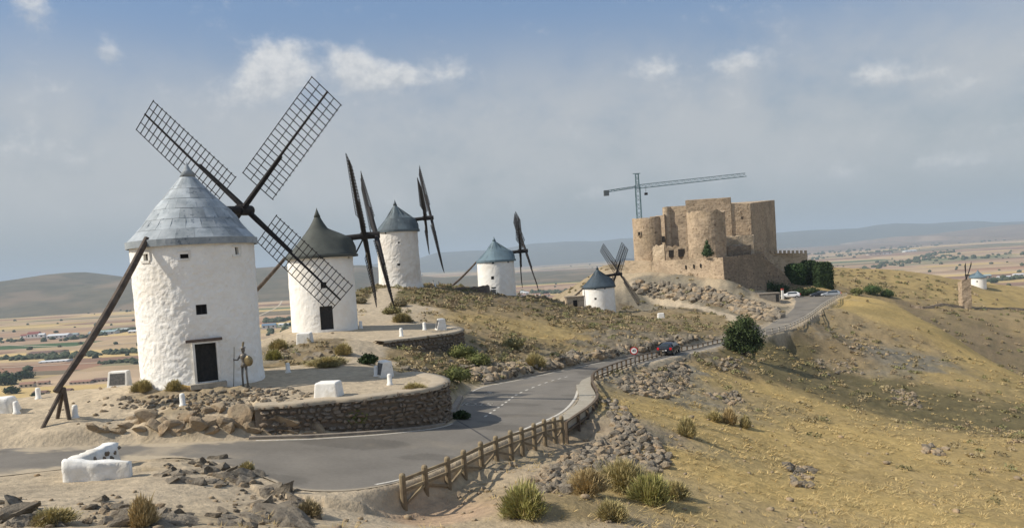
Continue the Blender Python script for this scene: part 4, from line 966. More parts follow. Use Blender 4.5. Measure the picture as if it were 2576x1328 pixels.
# field tracks
trk = mat('farm_track', (.55,.46,.33), (.48,.40,.29), scale=.05, rough=1)
def PG(px, py, z=PLAIN): return Z(px, py, z)
for pts, w in (([(0,822),(150,812),(350,800),(700,772)], 7), ([(650,795),(700,770),(720,745),(760,722)], 6), ([(0,868),(200,872),(360,860)], 6), ([(1060,705),(1300,688),(1600,672)], 14), ([(1060,735),(1250,712),(1480,700)], 8),
               ([(1960,668),(2200,650),(2576,622)], 12), ([(2000,650),(2300,628),(2576,610)], 14), ([(2100,675),(2350,660),(2576,652)], 8), ([(0,925),(200,915),(360,905)], 6)):
    a = np.array([PG(*p) for p in pts]); a = catmull(a, 6); d = np.gradient(a, axis=0); nn = np.c_[-d[:, 1], d[:, 0], 0*d[:, 0]]; nn /= np.linalg.norm(nn, axis=1, keepdims=True)
    tagp(link('farm_track', ribbon('farm_track', a-nn*w/2, a+nn*w/2, trk, .4, 1)), kind='structure')
def hills(name, prof, dist, depth, m, seed, rough=.12, nx=260, ny=44, extra=0.35, back=True):
    """range of hills: prof = (px, py of the crest) at the given distance"""
    pr = sorted(prof); P = np.array([D(p[0], p[1], dist) for p in pr]); xs = np.linspace(P[0, 0]-dist*extra, P[-1, 0]+dist*extra, nx)
    top = np.interp(xs, P[:, 0], P[:, 2], left=P[0, 2]*.4+PLAIN*.6, right=P[-1, 2])
    ys = np.linspace(-1, 1, ny); X, Y = np.meshgrid(xs, ys); s = (1-np.abs(Y)**1.35)
    T = np.interp(X, xs, top)
    q = dist*.05
    n = fbm(X/(depth*.5), (Y*depth)/(depth*.35), 5, seed, .55)
    h = np.clip(s*(1-.0), 0, 1)*(T-PLAIN); cut = np.minimum(1, (1-s)*2.2)
    h = h*(1+rough*2.4*n*cut)+(T-PLAIN)*(rough*.25)*fbm(X/(depth*.16), Y*3, 4, seed+3)*s
    Zg = PLAIN-6+h*1.0+6*s
    V = np.stack([X, dist+Y*depth, Zg], -1).reshape(-1, 3); ii = np.arange((ny-1)*nx).reshape(ny-1, nx)[:, :-1].ravel()
    return tagp(link(name, npmesh(name, V, np.stack([ii, ii+1, ii+nx+1, ii+nx], 1), m, True)), kind='structure')
hm1 = mat('scrub_hill', (.155,.130,.085), (.105,.095,.062), scale=.012, rough=1, c3=(.22,.165,.11), detail=10, spec=.05)
hm2 = mat('far_hill', (.12,.115,.085), (.09,.09,.07), scale=.004, rough=1, detail=8, spec=.05)
hm3 = mat('reddish_hill', (.24,.17,.12), (.17,.13,.09), scale=.004, rough=1, c3=(.30,.22,.15), detail=8, spec=.05)
hills('hills', [(-900,722),(-500,715),(-200,712),(0,706),(60,700),(130,690),(205,685),(270,694),(330,698),(420,685),(560,680),(660,671),(730,668),(800,668),(905,667),(950,672),(1000,690),(1100,700)], 4300, 1300, hm1, 3, .16)
hills('hills', [(900,668),(1040,655),(1100,635),(1180,630),(1250,628),(1340,612),(1420,607),(1500,607),(1560,600),(1620,598),(1700,605),(1800,612),(1900,612),(1990,600)], 13500, 2600, hm2, 5, .10)
hills('hills', [(1800,600),(1960,585),(2040,579),(2110,576),(2160,574),(2210,565),(2250,562),(2330,563),(2380,559),(2440,556),(2500,560),(2600,556),(2800,545),(3100,540)], 12500, 2200, hm2, 9, .10)
hills('hills', [(2250,596),(2350,590),(2420,580),(2480,572),(2530,566),(2600,562),(2750,552),(3000,545)], 9000, 2600, hm3, 11, .08)
# ================================================================ HAZE
hz_ = bpy.data.materials.new('haze'); hz_.use_nodes = True; q = NB(hz_.node_tree); hz_.node_tree.nodes.clear()
o_ = q.n('ShaderNodeOutputMaterial'); pv = q.n('ShaderNodeVolumePrincipled'); q.l(pv.outputs[0], o_.inputs['Volume'])
pv.inputs['Color'].default_value = (.70,.84,.97,1); pv.inputs['Density'].default_value = 9.5e-5; pv.inputs['Anisotropy'].default_value = .0
hb = MB().box((-41000,-41000,PLAIN-8), (41000,41000,520)).ob('haze', hz_); tagp(hb, kind='stuff')
# ================================================================ FENCES
fwood = mat('fence_wood', (.165,.125,.078), (.24,.185,.115), scale=4, rough=.85, bump=.4, bscale=16, bdist=.01, c3=(.30,.24,.145))
fwood_d = mat('fence_wood_dark', (.095,.070,.048), (.145,.11,.075), scale=4, rough=.85, bump=.4, bscale=16, bdist=.01)
FA = [((1010,1275),1189,25.9),((1066,1258),1168,27.2),((1123,1248),1147,28.4),((1164,1208),1130,29.7),((1207,1186),1109,31.1),((1245,1167),1095,32.3),((1282,1152),1081,33.5),((1310,1143),1073,34.6),((1341,1131),1063,35.7),((1367,1122),1053,36.7),((1392,1113),1048,37.5),((1411,1104),1045,38.2)]
postR = [D((a[0]+1), t, d) for (a, t, d) in FA]
fa = empty('wooden_fence', (postR[0][0], postR[0][1], gz(postR[0][0], postR[0][1])), 0, label='brown roadside fence of round-topped posts with crossed diagonal braces, nearest the camera', cat='fence'); fo = Vector(fa.location)
def post(p, h, r, parent, off, m, sink=.35, n=10):
    b = MB(); z0 = p[2]-h-sink
    b.tube([(0,0,z0-p[2]), (0,0,-.08), (0,0,-.03), (0,0,0)], [r, r*.98, r*.8, r*.35], n)
    return b.ob('post', m, parent, (p[0]-off[0], p[1]-off[1], p[2]-off[2]))
for k, p in enumerate(postR):
    g = gz(p[0], p[1]); post(p, max(p[2]-g, .8), .115, fa, fo, fwood)
for k in range(len(postR)-1):
    a, c = Vector(postR[k])-fo, Vector(postR[k+1])-fo
    for dz in (-.24, -.62):
        MB().bar(a+Vector((0,0,dz)), c+Vector((0,0,dz)), .085, .11).ob('rail', fwood, fa)
    if k % 2 == 0: MB().bar(a+Vector((0.05,0,-1.08)), c+Vector((0,0,-.70)), .07, .09).ob('brace', fwood, fa)
    else: MB().bar(a+Vector((0,0,-.70)), c+Vector((.05,0,-1.12)), .07, .09).ob('brace', fwood, fa)
# farther fence: flat top rail on square posts
FB = catmull([D(1424,1061,38.6), D(1452,1042,40.0), D(1475,1027,41.6), D(1493,1012,43.6), D(1501,1001,45.6), D(1503,990,48), D(1498,975,51), D(1490,958,54.5), D(1489,945,57.5), D(1500,932,60.5), D(1530,920,64.5), D(1580,903,71.5), D(1640,886,80.5), D(1700,875,88), D(1760,865,94.5), D(1810,853,100.5), D(1860,842,107)], 8)
def fence(Pp, sp, h, w, label, m, rail_m, name='wooden_fence', mid=True, top=(.16,.07)):
    L = np.r_[0, np.cumsum(np.linalg.norm(np.diff(Pp[:, :2], axis=0), axis=1))]; n = int(L[-1]/sp)
    pts = [np.array([np.interp(s, L, Pp[:, i]) for i in range(3)]) for s in np.linspace(0, L[-1], n+1)]
    root = empty(name, (pts[0][0], pts[0][1], pts[0][2]-h), 0, label=label, cat='fence'); off = Vector(root.location)
    pm = MB().box((-w/2,-w/2,-h-.4), (w/2,w/2,-.02)).me('post', m)
    for i, p in enumerate(pts):
        d = pts[min(i+1, n)]-pts[max(i-1, 0)]; link('post', pm, root, Vector(p)-off, (0, 0, math.atan2(d[1], d[0])))
    for i in range(n):
        a, c = Vector(pts[i])-off, Vector(pts[i+1])-off
        MB().bar(a, c, top[0], top[1]).ob('rail', rail_m, root)
        if mid: MB().bar(a+Vector((0,0,-h*.52)), c+Vector((0,0,-h*.52)), .07, .10).ob('rail', m, root)
    return pts
fence(FB, 1.75, .92, .14, 'long dark wooden guard fence with flat top rail following the outside of the road bend', fwood_d, fwood_d)
FC2 = catmull([D(1925,829,110), D(1950,824,112), D(1982,816,114.8), D(2005,806,119), D(2030,793,126), D(2050,779,133), D(2068,765,141), D(2090,752,149), D(2110,741,157), D(2130,736,166)], 8)
rail_p = mat('pale_rail', (.34,.30,.24), (.42,.38,.31), scale=5, rough=.8)
fence(FC2, 2.0, .85, .14, 'pale low guard fence beside the road climbing to the castle', rail_p, rail_p, 'guard_fence')
# pale footway between the road edge line and the far fence
fw_o = [p for p in FB]; 
def side_strip(name, ts, u0, u1, m, z, kind='structure'):
    a = along(ts[0], ts[1], int((ts[1]-ts[0])*10), u0); c = along(ts[0], ts[1], int((ts[1]-ts[0])*10), u1)
    return tagp(link(name, ribbon(name, a, c, m, z, 2)), kind=kind)
def fw_strip():
    P = FB; d = np.gradient(P, axis=0); nn = np.c_[-d[:, 1], d[:, 0], 0*d[:, 0]]; nn /= np.linalg.norm(nn, axis=1, keepdims=True)
    a = P+nn*.10; c = P+nn*np.where(np.arange(len(P)) < 14, .9, np.where(np.arange(len(P)) < 60, 1.15, .9))[:, None]
    for q in (a, c):
        _, t = ldist(RCs, q[:, 0], q[:, 1]); i = np.clip(t.astype(int), 0, len(RCs)-2); q[:, 2] = RCs[i, 2]*(1-(t-i))+RCs[i+1, 2]*(t-i)+.03
    vs = []; fs = []
    for i in range(len(a)):
        vs += [a[i]-[0,0,.5], a[i], c[i], c[i]-[0,0,.12]]
    for i in range(len(a)-1):
        for k in range(3): j = i*4+k; fs.append((j, j+4, j+5, j+1))
    tagp(link('pavement', mesh('pavement', vs, fs, conc)), kind='structure')
fw_strip()
# ================================================================ KERBS
def kerb(pts, w, h, label, m=kerbm):
    P = catmull(pts, 5); d = np.gradient(P, axis=0); nn = np.c_[-d[:, 1], d[:, 0], 0*d[:, 0]]; nn /= np.linalg.norm(nn, axis=1, keepdims=True)
    vs = []; fs = []
    for i in range(len(P)):
        for (o_, z) in ((0,-.2),(0,h),(w,h),(w,-.2)): q = P[i]+nn[i]*o_; vs.append((q[0], q[1], P[i][2]+z))
    for i in range(len(P)-1):
        for k in range(3): j = i*4+k; fs.append((j, j+1, j+5, j+4))
    n = len(P)*4; fs += [(0,1,2,3), (n-1,n-2,n-3,n-4)]
    return tagp(link('kerb', mesh('kerb', vs, fs, m)), label, 'kerb')
kerb([along(t, t+.01, 1, .0)[0] for t in (5.05,5.6,6.1,6.6,7,7.6,8,8.5,8.9)], .28, .12, 'long low stone kerb at the foot of the shaded terrace wall')
kerb([along(t, t+.01, 1, .0)[0] for t in (9.6,10.0,10.5,10.9)], .3, .22, 'short dark kerb sticking out beside the terrace corner at the road')
kerb([along(t, t+.01, 1, -.04)[0] for t in (12.3,12.8,13.3,14,15,16,17)], .3, .14, 'dark kerb along the far side of the road under the cut bank')
# ================================================================ WHITE BLOCKS, PLINTHS, BOLLARDS
panel_m = mat('plaque', (.07,.07,.068), (.13,.125,.115), scale=9, rough=.6)
panel_l = mat('plaque_grey', (.20,.19,.175), (.13,.12,.11), scale=12, rough=.6)
def soft(o, w=.03, seg=2):
    md = o.modifiers.new('bevel', 'BEVEL'); md.width = w; md.segments = seg; md.limit_method = 'ANGLE'
    return o
def at(px, py): return hit(px, py)
def white_block(px, py, a, bt, h, rz, label, cat='block'):
    p = at(px, py); m = MB().frustum((0,0,-.15), a, bt, h+.15).me('white_block', whitep); o = link('white_block', m, None, (p[0], p[1]+a[1], p[2]), (0,0,rz)); tagp(o, label, cat); return soft(o, .09, 3)
white_block(822, 1006, (.62,.5), (.53,.40), .80, R(-8), 'white-painted block with sloping sides on the terrace edge above the shaded wall')
white_block(764, 864, (.58,.4), (.52,.36), .78, 0, 'white-painted block on the dirt in front of the second windmill')
white_block(1664, 801, (.6,.4), (.5,.3), .9, 0, 'small white block on the brown slope below the castle path')
def plinth(px, py, s, rz, label, lean=.35):
    p = at(px, py); r = empty('information_plinth', p, rz, label=label, cat='plinth')
    w, dp, h = .55*s, .42*s, .85*s
    vs = [(-w,-dp,-.2),(w,-dp,-.2),(w,dp,-.2),(-w,dp,-.2),(-w*.9,-dp+lean*h,h),(w*.9,-dp+lean*h,h),(w*.9,dp*.8,h),(-w*.9,dp*.8,h)]
    b = mesh('plinth_body', vs, [(0,3,2,1),(4,5,6,7),(0,1,5,4),(1,2,6,5),(2,3,7,6),(3,0,4,7)], whitep); soft(link('plinth_body', b, r), .04*s)
    def fp(u, z, o): t = (z+.2)/(h+.2); return (u*w*(1-.1*t), -dp+lean*h*t-o, z)
    q = MB(); q.add([fp(-.76,.16*h,.012), fp(.76,.16*h,.012), fp(.78,.88*h,.012), fp(-.78,.88*h,.012), fp(-.76,.16*h,-.02), fp(.76,.16*h,-.02), fp(.78,.88*h,-.02), fp(-.78,.88*h,-.02)], [(0,1,2,3),(0,4,5,1),(1,5,6,2),(2,6,7,3),(3,7,4,0)])
    q.ob('plaque', panel_m, r); return r
plinth(966, 946, 1.0, R(-62), 'white information plinth with dark sloping plaque at the back of the near terrace')
plinth(301, 972, 1.1, R(6), 'white information plinth with dark plaque left of the nearest windmill')
plinth(1108, 829, 1.15, R(-75), 'white information plinth seen edge-on near the tip of the second terrace')
plinth(1090, 713, 1.2, 0, 'white information plinth with dark plaque to the right of the third windmill')
plinth(1242, 740, 1.0, 0, 'dark-faced plinth at the foot of the fourth windmill')
bol = MB().lathe([(.17,-.15),(.165,.06),(.125,.08),(.12,.50),(.10,.56),(.04,.585)], 14).me('bollard', whitep, True)
bols = [(981,968,'white bollard in the sun in front of the terrace plinth'),(947,946,'white bollard against the left side of the terrace plinth'),(460,1020,'white bollard on the bare rock below the nearest windmill door'),(190,1050,'white bollard just right of the tripod prop'),
        (97,1003,'white bollard at the drop left of the tail pole end'),(267,975,'white bollard just left of the plinth beside the nearest windmill'),(42,1040,'white bollard beside the pale wall at the left edge'),(725,937,'white bollard behind the right foot of the nearest windmill'),
        (1010,846,'small white bollard on the second terrace nearest its wall'),(1068,830,'small white bollard on the second terrace left of the edge-on plinth'),(908,826,'small white bollard at the right foot of the second windmill'),(1095,724,'small white bollard before the hilltop plinth'),(1206,726,'tall pale post on the low wall of the fourth windmill')]
for i, (px, py, lb) in enumerate(bols):
    p = at(px, py); o = link('bollard', bol, None, p, (0,0,i), 1.0 if i < 8 else (1.2 if i < 12 else 1.6)); tagp(o, lb, 'bollard', 'white bollards around the windmills')
p = at(-12, 1046); o = link('white_wall', MB().frustum((0,0,-.3), (1.6,.7), (1.35,.5), 1.0).me('white_wall', whitep), None, (p[0]-1.2, p[1]+.8, p[2]), (0,0,R(12))); tagp(o, 'pale rendered wall end cut off by the left edge', 'wall'); soft(o, .15, 3)
# L-shaped white wall by the road
p = at(160, 1212); lw = empty('white_wall', p, 0, label='L-shaped rough white-painted masonry wall on the near side of the road', cat='wall')
def rough_wall(name, a, c, w, h0, h1, parent, seed):
    a = Vector(a); c = Vector(c); d = (c-a); L = d.length; d.normalize(); nn = Vector((-d.y, d.x, 0)); n = int(L/.10); k = 6; V = []; F = []; prof = [(-.5,-.25),(-.52,.30),(-.48,.62),(-.44,.96),(-.15,1.0),(.2,1.0),(.46,.96),(.5,.5),(.52,-.25)]; K = len(prof)
    for i in range(n+1):
        t = i/n; h = h0+(h1-h0)*t; pt = a+d*L*t
        for j, (u, z) in enumerate(prof):
            q = .065*(vnoise(np.array([i*.45+seed]), np.array([j*.9]), seed)[0]-.5)*2
            e = (.03 if i in (0, n) else 0); V.append(tuple(pt+nn*(u*(w-e*2)+q)+Vector((0,0,z*h+q*.6))))
    for i in range(n):
        for j in range(K-1): x = i*K+j; F.append((x, x+K, x+K+1, x+1))
    F += [tuple(range(K)), tuple(n*K+j for j in range(K-1, -1, -1))]
    return link(name, mesh(name, V, F, whitep, True), parent)
c1 = Vector(D(170,1205,float(p[1]))-p); c1.z = 0; c2 = Vector(at(305,1188)-p); c3 = Vector(at(192,1150)-p); c2.z = c3.z = 0.0
c2 = Vector((1.95,.62,0)); c3 = Vector((.10,3.0,0))
rough_wall('front_wall', (-.05,.15,0), c2, .46, .70, .42, lw, 3)
rough_wall('side_wall', (.12,.50,0), c3, .60, .66, .62, lw, 9)
for k in range(9):
    q = Vector((.12,.5,0))+(c3-Vector((.12,.5,0)))*(k+.5)/9; link('stone', STONES[k % 8], lw, q+Vector((.30,0,.30+.12*(k % 3-1))), (0,.2*k,.4*k), (.10,.15,.15))
# ================================================================ KNIGHT SCULPTURE
steel = mat('weathered_steel', (.22,.20,.175), (.13,.12,.10), scale=14, rough=.5, metal=.35, bump=.3, bscale=25, bdist=.01)
brass = mat('tarnished_brass', (.30,.24,.13), (.20,.16,.09), scale=10, rough=.45, metal=.7)
ths = th_at(b1, 3.4, 594, 900); kp = np.array([b1[0]+4.1*math.cos(ths), b1[1]+4.1*math.sin(ths), 0.0]); kp[2] = gz(kp[0], kp[1]); kn = empty('knight_sculpture', kp, R(-18), label='thin metal knight figure with lance and round shield beside the nearest windmill door', cat='sculpture')
for s in (-1, 1):
    MB().tube([(s*.10,0,1.12),(s*.13,-.03,.62),(s*.15,0,.05)], [.075,.05,.04], 8).ob('leg', steel, kn, smooth=True); MB().box((s*.15-.05,-.22,0),(s*.15+.05,.06,.07)).ob('foot', steel, kn)
MB().lathe([(.13,1.05),(.20,1.08),(.13,1.25),(.10,1.34),(.17,1.52),(.19,1.66),(.09,1.76)], 14).ob('torso', steel, kn, smooth=True)
MB().lathe([(.05,1.72),(.05,1.80),(.085,1.84),(.10,1.93),(.085,2.02),(.16,2.03),(.15,2.05),(.07,2.10),(.03,2.16)], 12).ob('head', steel, kn, smooth=True)
MB().bar((0,0,2.12),(.05,.02,2.34),.05,.10).ob('plume', brass, kn)
MB().tube([(-.18,0,1.64),(-.34,-.05,1.42),(-.46,-.18,1.45)], [.06,.045,.04], 8).ob('arm', steel, kn, smooth=True)
MB().tube([(.18,0,1.64),(.33,.0,1.40),(.42,-.12,1.40)], [.06,.045,.04], 8).ob('arm', steel, kn, smooth=True)
MB().tube([(-.62,-.18,-.02),(-.46,-.19,1.3),(-.38,-.19,2.12)], .018, 6).ob('lance', steel, kn)
sh_ = MB().lathe([(.01,.05),(.12,.045),(.25,.02),(.27,0),(.25,-.01)], 20).ob('shield', brass, kn, (.42,-.17,1.38), (R(90),0,0), smooth=True)
for s in (-1,1):   # five small fingers closed round what each hand holds
    for f in range(5):
        x, y, z = (-.46,-.19,1.40+.028*f) if s < 0 else (.36+.02*f,-.16,1.36+.02*f)
        MB().tube([(x-.04*s*0-.035,y+.02,z),(x,y-.035,z+.005),(x+.035,y+.0,z)], [.014,.013,.010], 5).ob('finger', steel, kn)
# sacking and rubble at the foot of the nearest windmill
sack = mat('yellow_sacking', (.42,.27,.08), (.50,.36,.14), scale=5, rough=.9, bump=.8, bscale=6, bdist=.06, c3=(.20,.13,.07))
p = at(470, 982); o = link('sack', rock_mesh('sack', 77, sack, 3, 5, (.62,.3,.24), .35, False), None, (p[0], p[1]+.15, p[2]+.10), (0,.1,R(12))); tagp(o, 'heap of yellowish sacking at the foot of the nearest windmill left of its door', 'sack')
# ================================================================ SIGN
sg = hit(1597, 921); sgz = zat(882, sg[0], sg[1]); sign = empty('speed_sign', sg, -math.atan2(sg[0], sg[1]), label='round red-rimmed speed limit sign reading 40 on a grey pole beside the road fence', cat='road sign')
galv = mat('galvanised', (.35,.35,.34), (.28,.28,.27), scale=9, rough=.5, metal=.5); red = mat('sign_red', (.50,.02,.025), (.45,.02,.02)); swhite = mat('sign_white', (.82,.82,.80)); sblk = mat('sign_black', (.015,.015,.015))
hs = sgz-sg[2]; MB().tube([(0,.06,-.3),(0,.06,hs+.25)], .04, 8).ob('pole', galv, sign)
dd = MB().tube([(0,.02,0),(0,.0,0)], .37, 40).ob('disc', red, sign, (0,0,hs)); MB().tube([(0,-.001,0),(0,-.008,0)], .275, 40).ob('face', swhite, dd)
def text(body, size, m, parent, loc, rot, sx=1.0, ext=.002):
    t = bpy.data.curves.new('lettering', 'FONT'); t.body = body; t.size = size; t.align_x = 'CENTER'; t.align_y = 'CENTER'; t.extrude = ext; t.offset = size*.012
    o = bpy.data.objects.new('lettering', t); C.objects.link(o); t.materials.append(m)
    me_ = bpy.data.meshes.new_from_object(o.evaluated_get(bpy.context.evaluated_depsgraph_get())); bpy.data.objects.remove(o); o = bpy.data.objects.new('lettering', me_); C.objects.link(o)
    if parent: o.parent = parent
    o.location = loc; o.rotation_euler = rot; o.scale = (sx, 1, 1); return o
text('40', .36, sblk, dd, (0,-.014,0), (R(90),0,0), 1.0)
# painted word and bars on the road
def road_pt(px, py): 
    P = RCs; best = None
    a = Z(px, py, -8.6)
    for _ in range(6):
        _, t = ldist(RCs, np.array([a[0]]), np.array([a[1]])); i = min(int(t[0]), len(RCs)-2); z = RCs[i, 2]*(1-(t[0]-i))+RCs[i+1, 2]*(t[0]-i); a = Z(px, py, z)
    return a
q0 = road_pt(1196, 1021); q1 = road_pt(1246, 968)
dr = q1-q0; ar = math.atan2(dr[1], dr[0])-math.pi/2
def roadz(x, y):
    X = np.array([x]); Y = np.array([y]); dl, tl = ldist(RLs, X, Y); d2, t2 = ldist(RRs, X, Y); i = min(int(tl[0]), len(RLs)-2); j = min(int(t2[0]), len(RRs)-2)
    zl = RLs[i, 2]+(RLs[i+1, 2]-RLs[i, 2])*(tl[0]-i); zr = RRs[j, 2]+(RRs[j+1, 2]-RRs[j, 2])*(t2[0]-j); return (zl*d2[0]+zr*dl[0])/(dl[0]+d2[0])
def drape(o, lift):      # lay painted marks on the road surface itself
    dg = bpy.context.evaluated_depsgraph_get(); dg.update(); rc = bpy.data.objects['road']; M_ = o.matrix_basis.copy(); me = o.data
    for v in me.vertices:
        w = M_ @ v.co; ok, loc, nrm_, idx = rc.ray_cast(Vector((w.x, w.y, 30)), Vector((0, 0, -1))); z = loc.z if ok else roadz(w.x, w.y); v.co = (w.x-o.location.x, w.y-o.location.y, z+lift-o.location.z)
    o.rotation_euler = (0,0,0); o.scale = (1,1,1); me.update()
o = text('STOP', 1.05, white_line, None, (q0[0], q0[1], q0[2]+.012), (0,0,ar+math.pi), 1.0, .001); o.scale = (.85, 1.9, 1); o.name = 'road_lettering'; tagp(o, kind='structure')
slope = math.atan2(dr[2], math.hypot(dr[0], dr[1])); o.rotation_euler = (0, 0, ar+math.pi); o.data.transform(Matrix.Identity(4)); bpy.context.view_layer.update(); drape(o, .012)
for (px, py, w, l) in ((1246,966,.5,.14),(1256,966,.4,.14),(1240,972,.45,.12),(1232,991,.14,.5),(1229,995,.3,.14),(1164,998,.35,.12)):
    q = road_pt(px, py); m_ = MB().box((-w,-l,0),(w,l,.004)).ob('road_marking', white_line, None, (q[0], q[1], q[2]+.010), (0,0,ar+.3)); tagp(m_, kind='structure'); bpy.context.view_layer.update(); drape(m_, .012)
# ================================================================ CARS
def car(px, py, rz, paint, label, p=None, L=4.2, glass=None):
    p = at(px, py) if p is None else p; r = empty('parked_car' if 'parked' in label else 'car', p, rz, label=label, cat='car')
    Wd = 1.74
    # length-wise outline stations: y (front +), half width, z of sill, z of shoulder, z of roof, half width of roof
    st = [(-2.08,.74,.42,.90,.92,.62),(-1.98,.84,.30,.98,1.05,.60),(-1.60,.87,.26,1.00,1.38,.56),(-1.1,.87,.25,1.00,1.47,.58),(-.2,.87,.25,.98,1.48,.60),(.45,.87,.25,.96,1.40,.58),(1.10,.87,.26,.95,1.00,.60),(1.65,.84,.28,.86,.90,.62),(2.0,.74,.34,.72,.76,.58),(2.1,.62,.42,.62,.64,.50)]
    V = []; F = []; K = 12
    for (y, hw, zs, zh, zr, rw) in st:
        half = [(hw*.86, zs), (hw, zs+.14), (hw, (zs+zh)/2), (hw*.975, zh), (hw*.90+0*rw, zh+.02), (rw if zr > zh+.1 else hw*.8, zr), ]
        ring = [(x, y, z) for x, z in half]+[(-x, y, z) for x, z in reversed(half)]; V += ring
    n = len(st)
    for i in range(n-1):
        for k in range(K): k2 = (k+1) % K; F.append((i*K+k, (i+1)*K+k, (i+1)*K+k2, i*K+k2))
    F += [tuple(range(K)), tuple((n-1)*K+k for k in range(K-1, -1, -1))]
    bo = link('body', mesh('body', V, F, paint, True), r); md = bo.modifiers.new('sub', 'SUBSURF'); md.levels = md.render_levels = 2
    g = glassm
    for nm, q in (('rear_window', [(-.50,-1.93,1.06),(.50,-1.93,1.06),(.44,-1.66,1.33),(-.44,-1.66,1.33)]), ('windscreen', [(.52,.98,1.06),(-.52,.98,1.06),(-.47,.52,1.36),(.47,.52,1.36)])):
        link(nm, mesh(nm, [(a, b_+(-.05 if b_ < 0 else .05), c+.02) for a, b_, c in q], [(0,1,2,3)], g), r)
    for s in (-1,1):
        link('side_window', mesh('side_window', [(s*.865,-1.45,1.04),(s*.865,.70,1.04),(s*.665,.42,1.36),(s*.665,-1.25,1.38)], [(0,1,2,3)], g), r)
        MB().box((s*.70-.12,-2.12,.74),(s*.70+.12,-1.96,.98)).ob('tail_light', tail_r, r); MB().box((s*.60-.14,1.93,.58),(s*.60+.14,2.06,.70)).ob('headlight', swhite, r)
        MB().box((s*.98-.09,.55,.98),(s*.98+.09,.70,1.10)).ob('mirror', paint, r)
        for y in (-1.32, 1.32):
            w = MB().tube([(s*.70,y,.31),(s*.88,y,.31)], .31, 18).ob('wheel', tyre, r); MB().tube([(s*.87,y,.31),(s*.895,y,.31)], .18, 12).ob('rim', galv, w)
    MB().box((-.26,-2.15,.62),(.26,-2.10,.73)).ob('number_plate', swhite, r); MB().box((-.78,-2.13,.36),(.78,-2.0,.52)).ob('bumper', tyre, r)
    return r
glassm = mat('car_glass', (.02,.03,.035), (.03,.04,.045), rough=.08, spec=.9); tail_r = mat('tail_lamp', (.55,.02,.03), (.45,.02,.02), rough=.3); tyre = mat('tyre_rubber', (.018,.018,.018), (.025,.025,.025), rough=.9)
navy = mat('navy_paint', (.010,.012,.020), (.012,.014,.022), rough=.25, spec=.7); silver = mat('silver_paint', (.42,.44,.46), (.40,.42,.44), rough=.3, metal=.5); whitec = mat('white_car_paint', (.72,.73,.73), rough=.3); darkc = mat('dark_car_paint', (.03,.035,.045), rough=.3)
q = road_pt(1684, 890); q2 = road_pt(1716, 880); car(0, 0, math.atan2(q2[1]-q[1], q2[0]-q[0])-math.pi/2+.0, navy, 'dark navy hatchback driving away along the road, seen from behind', q)
car(1988, 750, R(75), whitec, 'white car parked in the shade right of the red and white pillar')
car(2062, 748, R(80), darkc, 'dark car parked under the tall ivy mass by the castle road'); car(2090, 747, R(70), silver, 'silver parked car at the top of the road below the ivy mass')
# pillar and low hut near the parked cars
p = at(1969, 753); pl = empty('pillar', p, 0, label='white and red gate pillar beside the low stone building under the castle', cat='pillar'); MB().box((-.2,-.2,-.3),(.2,.2,2.0)).ob('shaft', whitep, pl); MB().box((-.24,-.24,2.0),(.24,.24,2.3)).ob('cap', mat('red_paint', (.45,.08,.06)), pl)
p = at(1937, 757); hut = empty('stone_hut', p, R(-5), label='low flat-roofed grey stone building at the foot of the castle wall', cat='building')
hutm = mat('hut_stone', (.20,.18,.15), (.27,.24,.20), scale=1.2, bump=.8, bscale=4, bdist=.06); MB().box((-2.1,0,-.8),(2.1,2.5,1.5)).ob('wall', hutm, hut); MB().box((-2.2,-.1,1.5),(2.2,2.6,1.62)).ob('roof', kerbm, hut); MB().box((1.2,-.03,-.2),(1.8,.05,1.3)).ob('door', door_w, hut)
p = at(1447, 772); hut = empty('stone_hut', p, R(10), label='small ruined stone hut with dark doorway left of the fifth windmill', cat='building')
MB().box((-1.3,0,-.8),(1.6,2.0,1.6)).ob('wall', cst_p, hut); MB().box((-.3,-.03,-.4),(.4,.05,1.1)).ob('doorway', hole_m, hut); MB().box((-1.4,-.1,1.6),(1.7,2.1,1.72)).ob('roof', cst_p, hut)
# low wall in front of the fourth windmill
a_ = [D(1092,724,118), D(1130,724,117), D(1175,723,116), D(1210,720,115.6), D(1228,717,116), D(1232,722,119)]
P4 = catmull(a_, 4); lw4 = empty('terrace_wall', P4[8], 0, label='low dark retaining wall on the mound between the third and fourth windmills', cat='wall'); o4 = np.array(lw4.location); V = []; F = []
for i, pnt in enumerate(P4):
    for (dy_, z) in ((0,-2.6),(0,.0),(.5,.02),(.5,-2.6)): V.append((pnt[0]-o4[0]-.1*dy_, pnt[1]-o4[1]+dy_, pnt[2]-o4[2]+z+.06*math.sin(i*2.1)))
for i in range(len(P4)-1):
    for k in range(3): j = i*4+k; F.append((j, j+4, j+5, j+1))
link('wall_body', mesh('wall_body', V, F, mat('dark_rubble', (.12,.095,.08), (.17,.14,.11), scale=2, bump=.9, bscale=4, bdist=.08)), lw4)
